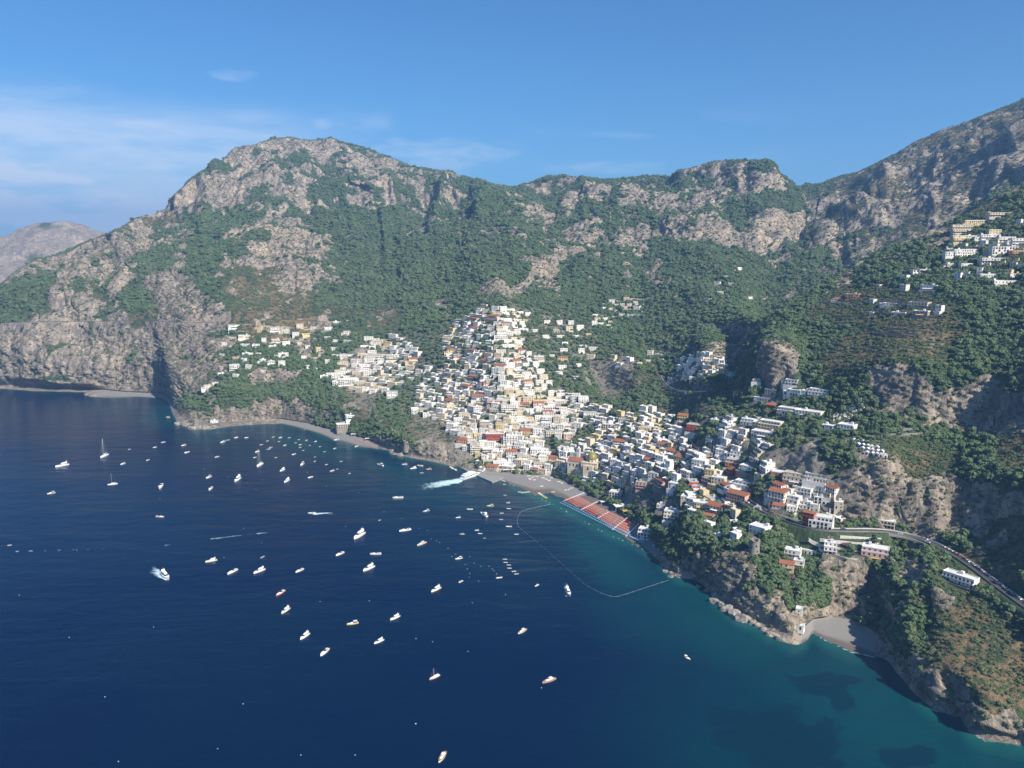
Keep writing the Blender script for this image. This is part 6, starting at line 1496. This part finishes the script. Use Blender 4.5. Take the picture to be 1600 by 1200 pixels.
# round watchtower on the wooded headland
def tower(px, py, wpx, hpx, label, ruined=True):
    p, n = hit(px, py); s = size_at(p); r = wpx * s / 2; h = hpx * s
    t = thing('watchtower', p, random.random(), label, 'tower')
    b = MB(); nn = 18; prof = [(r * 1.16, -5), (r * 1.1, 0), (r, h * .45), (r * .98, h * .86), (r * 1.06, h * .88)]
    b.lathe(prof, n=nn, cap=False)
    k = len(b.v) - nn; ks = []
    for i in range(nn):
        a = 2 * math.pi * i / nn; hh = h * (.9 + (.10 if ruined and (i // 3) % 2 else .02) + (.03 * math.sin(i * 1.7) if ruined else 0)); b.v.append((math.cos(a) * r * 1.06, math.sin(a) * r * 1.06, hh)); ks.append(len(b.v) - 1)
    for i in range(nn): j = (i + 1) % nn; b.f.append((k + i, k + j, ks[j], ks[i]))
    ki = len(b.v)
    for i in range(nn): a = 2 * math.pi * i / nn; b.v.append((math.cos(a) * r * .78, math.sin(a) * r * .78, b.v[ks[i]][2]))
    for i in range(nn): j = (i + 1) % nn; b.f.append((ks[i], ks[j], ki + j, ki + i))
    kf = len(b.v)
    for i in range(nn): a = 2 * math.pi * i / nn; b.v.append((math.cos(a) * r * .78, math.sin(a) * r * .78, h * .72))
    for i in range(nn): j = (i + 1) % nn; b.f.append((ki + i, ki + j, kf + j, kf + i))
    b.f.append(tuple(kf + i for i in range(nn)))
    b.obj('wall', M['stone'], t)
    for a, z in ((-1.5, .62), (-1.3, .3), (-2.4, .5)):
        part('window', WIN, t, (math.cos(a) * r * 1.03, math.sin(a) * r * 1.03, h * z), a + math.pi / 2, (1.0, 3, 1.3))
    return t
t = tower(1178, 868, 15, 26, 'ruined round stone watchtower standing among trees on the near headland'); t.rotation_euler = (0, 0, 0)
tower(635, 701, 10, 14, 'squat grey stone tower on the cliff between the two beaches', False); tower(307, 668, 9, 13, 'grey stone tower on the rocky point by the far cove', False)
# white arch over the coast road
p, n = hit(1183, 798); t = thing('road_arch', p, math.atan2(-p.y, -p.x) + math.pi / 2, 'white pointed arch with small crosses beside the coast road', 'arch')
b = MB()
for i in range(10):
    a0_, a1_ = math.pi * i / 10, math.pi * (i + 1) / 10; b.tube((-3.6 * math.cos(a0_), 0, 4.6 * math.sin(a0_) + .4), (-3.6 * math.cos(a1_), 0, 4.6 * math.sin(a1_) + .4), .42, 6)
b.tube((0, 0, 5), (0, 0, 7.2), .2); b.tube((-.8, 0, 6.4), (.8, 0, 6.4), .2); b.obj('archway', M['white'], t)
# cemetery: tombs, crosses and terraced vault rows
tb = MB(); tb.box(-.45, .45, -.9, .9, -.5, .55); tb.box(-.4, .4, .75, .95, .55, 1.35); TOMB = pmesh(tb, 'tomb', M['marble'])
cr = MB(); cr.box(-.11, .11, -.11, .11, -.4, 2.0); cr.box(-.6, .6, -.1, .1, 1.2, 1.45); cr.box(-.5, .5, -.4, .4, -.4, .25); CRS = pmesh(cr, 'cross', M['marble'])
random.seed(21)
for i in range(150):
    u, v = random.random(), random.random()
    x = 1298 + 50 * u + 6 * v; y = 657 - 26 * u + 14 * v - 6
    p, n = hit(x, y)
    if p is None: continue
    k = i % 3; me = CRS if k == 0 else TOMB
    o = bpy.data.objects.new('tomb' if k else 'grave_cross', me); COL.objects.link(o); o.location = p; o.rotation_euler = (0, 0, random.gauss(.3, .3)); s = random.uniform(1.2, 2.0); o.scale = (s, s, s)
    PENDING.append((o, 'pale marble tomb in the crowded hillside cemetery' if k else 'pale stone cross in the crowded hillside cemetery', x)); tag(o, None, 'tomb' if k else 'cross', 'cemetery tombs' if k else 'cemetery crosses'); occupy(p.x, p.y, 1, 1, 0, .5)
for r_ in range(4):
    q = [hit(1332 + 12 * r_ * .6 + i * 7.5, 691 + r_ * 6.5 + i * 1.2)[0] for i in range(6)]
    for i in range(5):
        p = q[i]; d = q[i + 1] - q[i]; t = thing('burial_chapel', p, math.atan2(d.y, d.x), None, 'chapel', 'vaulted burial chapels')
        b = MB(); b.box(-1.9, 1.9, 0, 3, -4, 2.6); b.obj('wall', M['marble'], t); b = MB()
        P_ = [(-1.95 + 3.9 * k / 6, 2.6 + 1.1 * math.sin(math.pi * k / 6)) for k in range(7)]
        b.poly([(x, -.05, z) for x, z in P_] + [(x, 3.05, z) for x, z in P_], [(k, k + 1, k + 8, k + 7) for k in range(6)] + [tuple(range(6, -1, -1)), tuple(range(7, 14))]); b.obj('roof', M['roofw'], t)
        part('door', ARC, t, (0, -.03, .1), 0, (1.7, 1, 2.1)); occupy(p.x, p.y, 2.5, 3, 0, 1)
        PENDING.append((t, f'small vaulted burial chapel in the {ORD[r_]} row from the top', p.x))
# cars along the coast road
def car_parts(m):
    b = MB(); b.poly(*wedge(-2.1, 2.1, .88, .35, .95, .25, .15, .95)); body = pmesh(b, 'body', M[m])
    b = MB(); b.poly(*wedge(-1.5, 1.0, .78, .953, 1.45, 1.0, .7, 1.0)); cab = pmesh(b, 'windows', M['tint'])
    b = MB(); b.box(-.75, .1, -.62, .62, 1.452, 1.5); rf = pmesh(b, 'roof', M[m]); return body, cab, rf
M['carw'] = mat('car_white', (.72, .72, .72), rough=.25, spec=.5); M['carg'] = mat('car_grey', (.28, .29, .30), rough=.25, spec=.5); M['carr'] = mat('car_red', (.42, .03, .03), rough=.25, spec=.5); M['carb'] = mat('car_blue', (.05, .09, .2), rough=.25, spec=.5)
wh = MB(); wh.tube((0, -.11, 0), (0, .11, 0), .33, 10); WHEEL = pmesh(wh, 'wheel', M['rubber'])
CARS = {k: car_parts(k) for k in ('carw', 'carg', 'carr', 'carb')}
random.seed(5)
def car(P, i, off, c, base):
    d = P[min(i + 1, len(P) - 1)] - P[i - 1]; a = math.atan2(d[1], d[0]); nx_, ny_ = -math.sin(a), math.cos(a)
    t = thing('car', (P[i][0] + nx_ * off, P[i][1] + ny_ * off, P[i][2] + .01), a + (math.pi if off < 0 else 0), None, 'car', 'cars on the coast road')
    bd, cb, rf = CARS[c]; part('body', bd, t); part('windows', cb, t); part('roof', rf, t)
    for x in (-1.3, 1.3):
        for y in (-.8, .8): part('wheel', WHEEL, t, (x, y, .33))
    PENDING.append((t, {'carw': 'white', 'carg': 'grey', 'carr': 'red', 'carb': 'dark blue'}[c] + ' car ' + base, float(project(P[i][0], P[i][1], P[i][2])[0])))
P = ROADS['coast']; nP = len(P)
for i in range(4, nP - 3, 1):
    x = float(project(P[i][0], P[i][1], P[i][2])[0])
    par = x > 1470
    if random.random() < (.62 if par else .16): car(P, i, -2.4 if par or random.random() < .5 else 1.7, random.choice(['carw', 'carw', 'carw', 'carg', 'carg', 'carr', 'carb']), 'parked along the coast road' if par else 'on the coast road through the hillside')
for i in range(5, len(ROADS['town']) - 2, 4): car(ROADS['town'], i, 1.6, random.choice(['carw', 'carg', 'carb']), 'on the shaded lower town street')
# terrace walls on the slopes
def terrace(px, py, Lm, h, m, label, group):
    p, n = hit(px, py)
    if p is None: return
    pts_ = [np.array(p)]
    for sgn in (1, -1):
        q = np.array(p)
        for k in range(int(Lm / 2 / 4)):
            gx = ground(q[0] + 5, q[1])[0] - ground(q[0] - 5, q[1])[0]; gy = ground(q[0], q[1] + 5)[0] - ground(q[0], q[1] - 5)[0]
            gl = math.hypot(gx, gy) + 1e-6; t_x, t_y = -gy / gl, gx / gl
            if sgn < 0: t_x, t_y = -t_x, -t_y
            q = q + np.array([t_x * 4, t_y * 4, 0])
            z = ground(q[0], q[1])[0]; q = np.array([q[0] + (z - p[2]) * -gx / gl * .7, q[1] + (z - p[2]) * -gy / gl * .7, z])
            if abs(z - p[2]) > 14: break
            (pts_.append if sgn > 0 else lambda v: pts_.insert(0, v))(q)
    if len(pts_) < 5: return
    Q_ = gsm(np.array(pts_), 1.5, 0); V, f = wall_mesh(Q_, -.3, .6, -2.0, h)
    o = mesh_obj('terrace_wall', V, f, [M[m]]); tag(o, label, 'terrace wall', group)
random.seed(9)
for i in range(34): terrace(random.uniform(1290, 1450), random.uniform(470, 590), random.uniform(40, 110), 1.6, 'stone', 'low stone terrace wall on the dry slope above the right-hand cliffs', 'terrace walls above the cliffs')
for i in range(22): terrace(random.uniform(1250, 1590), random.uniform(400, 480), random.uniform(40, 110), 1.5, 'stone', 'low stone terrace wall among olive trees below the hilltop village', 'terrace walls in the olive groves')
for i in range(18): terrace(random.uniform(1080, 1180), random.uniform(420, 480), random.uniform(40, 120), 2.0, 'tan', 'pale field terrace wall in the wooded valley', 'terrace walls in the valley')
for i in range(24): terrace(random.uniform(360, 560), random.uniform(500, 565), random.uniform(30, 100), 1.8, 'tan', 'pale garden terrace wall among the left hillside houses', 'terrace walls on the left hillside')
for i in range(10): terrace(random.uniform(480, 560), random.uniform(596, 625), random.uniform(30, 70), 1.8, 'tan', 'garden terrace wall below the western quarter', 'terrace walls below the western quarter')
for x, y, L_ in [(1330,849,60),(1335,862,80),(1325,873,70),(1345,841,40)]: terrace(x, y, L_, 1.3, 'offwhite', 'curved pale garden wall of the bright green vine terraces', 'vine terrace walls')
for x, y, L_ in [(1395,673,60),(1400,682,70)]: terrace(x, y, L_, 3.0, 'stone', 'tall stone retaining wall right of the cemetery', 'cemetery retaining walls')
# bougainvillea by the villas
for i, (x, y) in enumerate([(1228,887),(1242,900),(1237,904),(1252,893),(1320,852),(1048,797),(1036,790),(944,776),(955,690),(975,700),(700,610),(768,690)]):
    p, n = hit(x, y)
    if p is None: continue
    me = crown_mesh('bougainvillea', 200 + i, 'scrub', M['bougain']); o = bpy.data.objects.new('bougainvillea', me); COL.objects.link(o); o.location = p; o.scale = (6, 6, 5); tag(o, None, 'bush'); PENDING.append((o, 'magenta bougainvillea bush beside a villa wall' if x > 1000 else 'magenta bougainvillea among the town houses', x))
settle_labels()
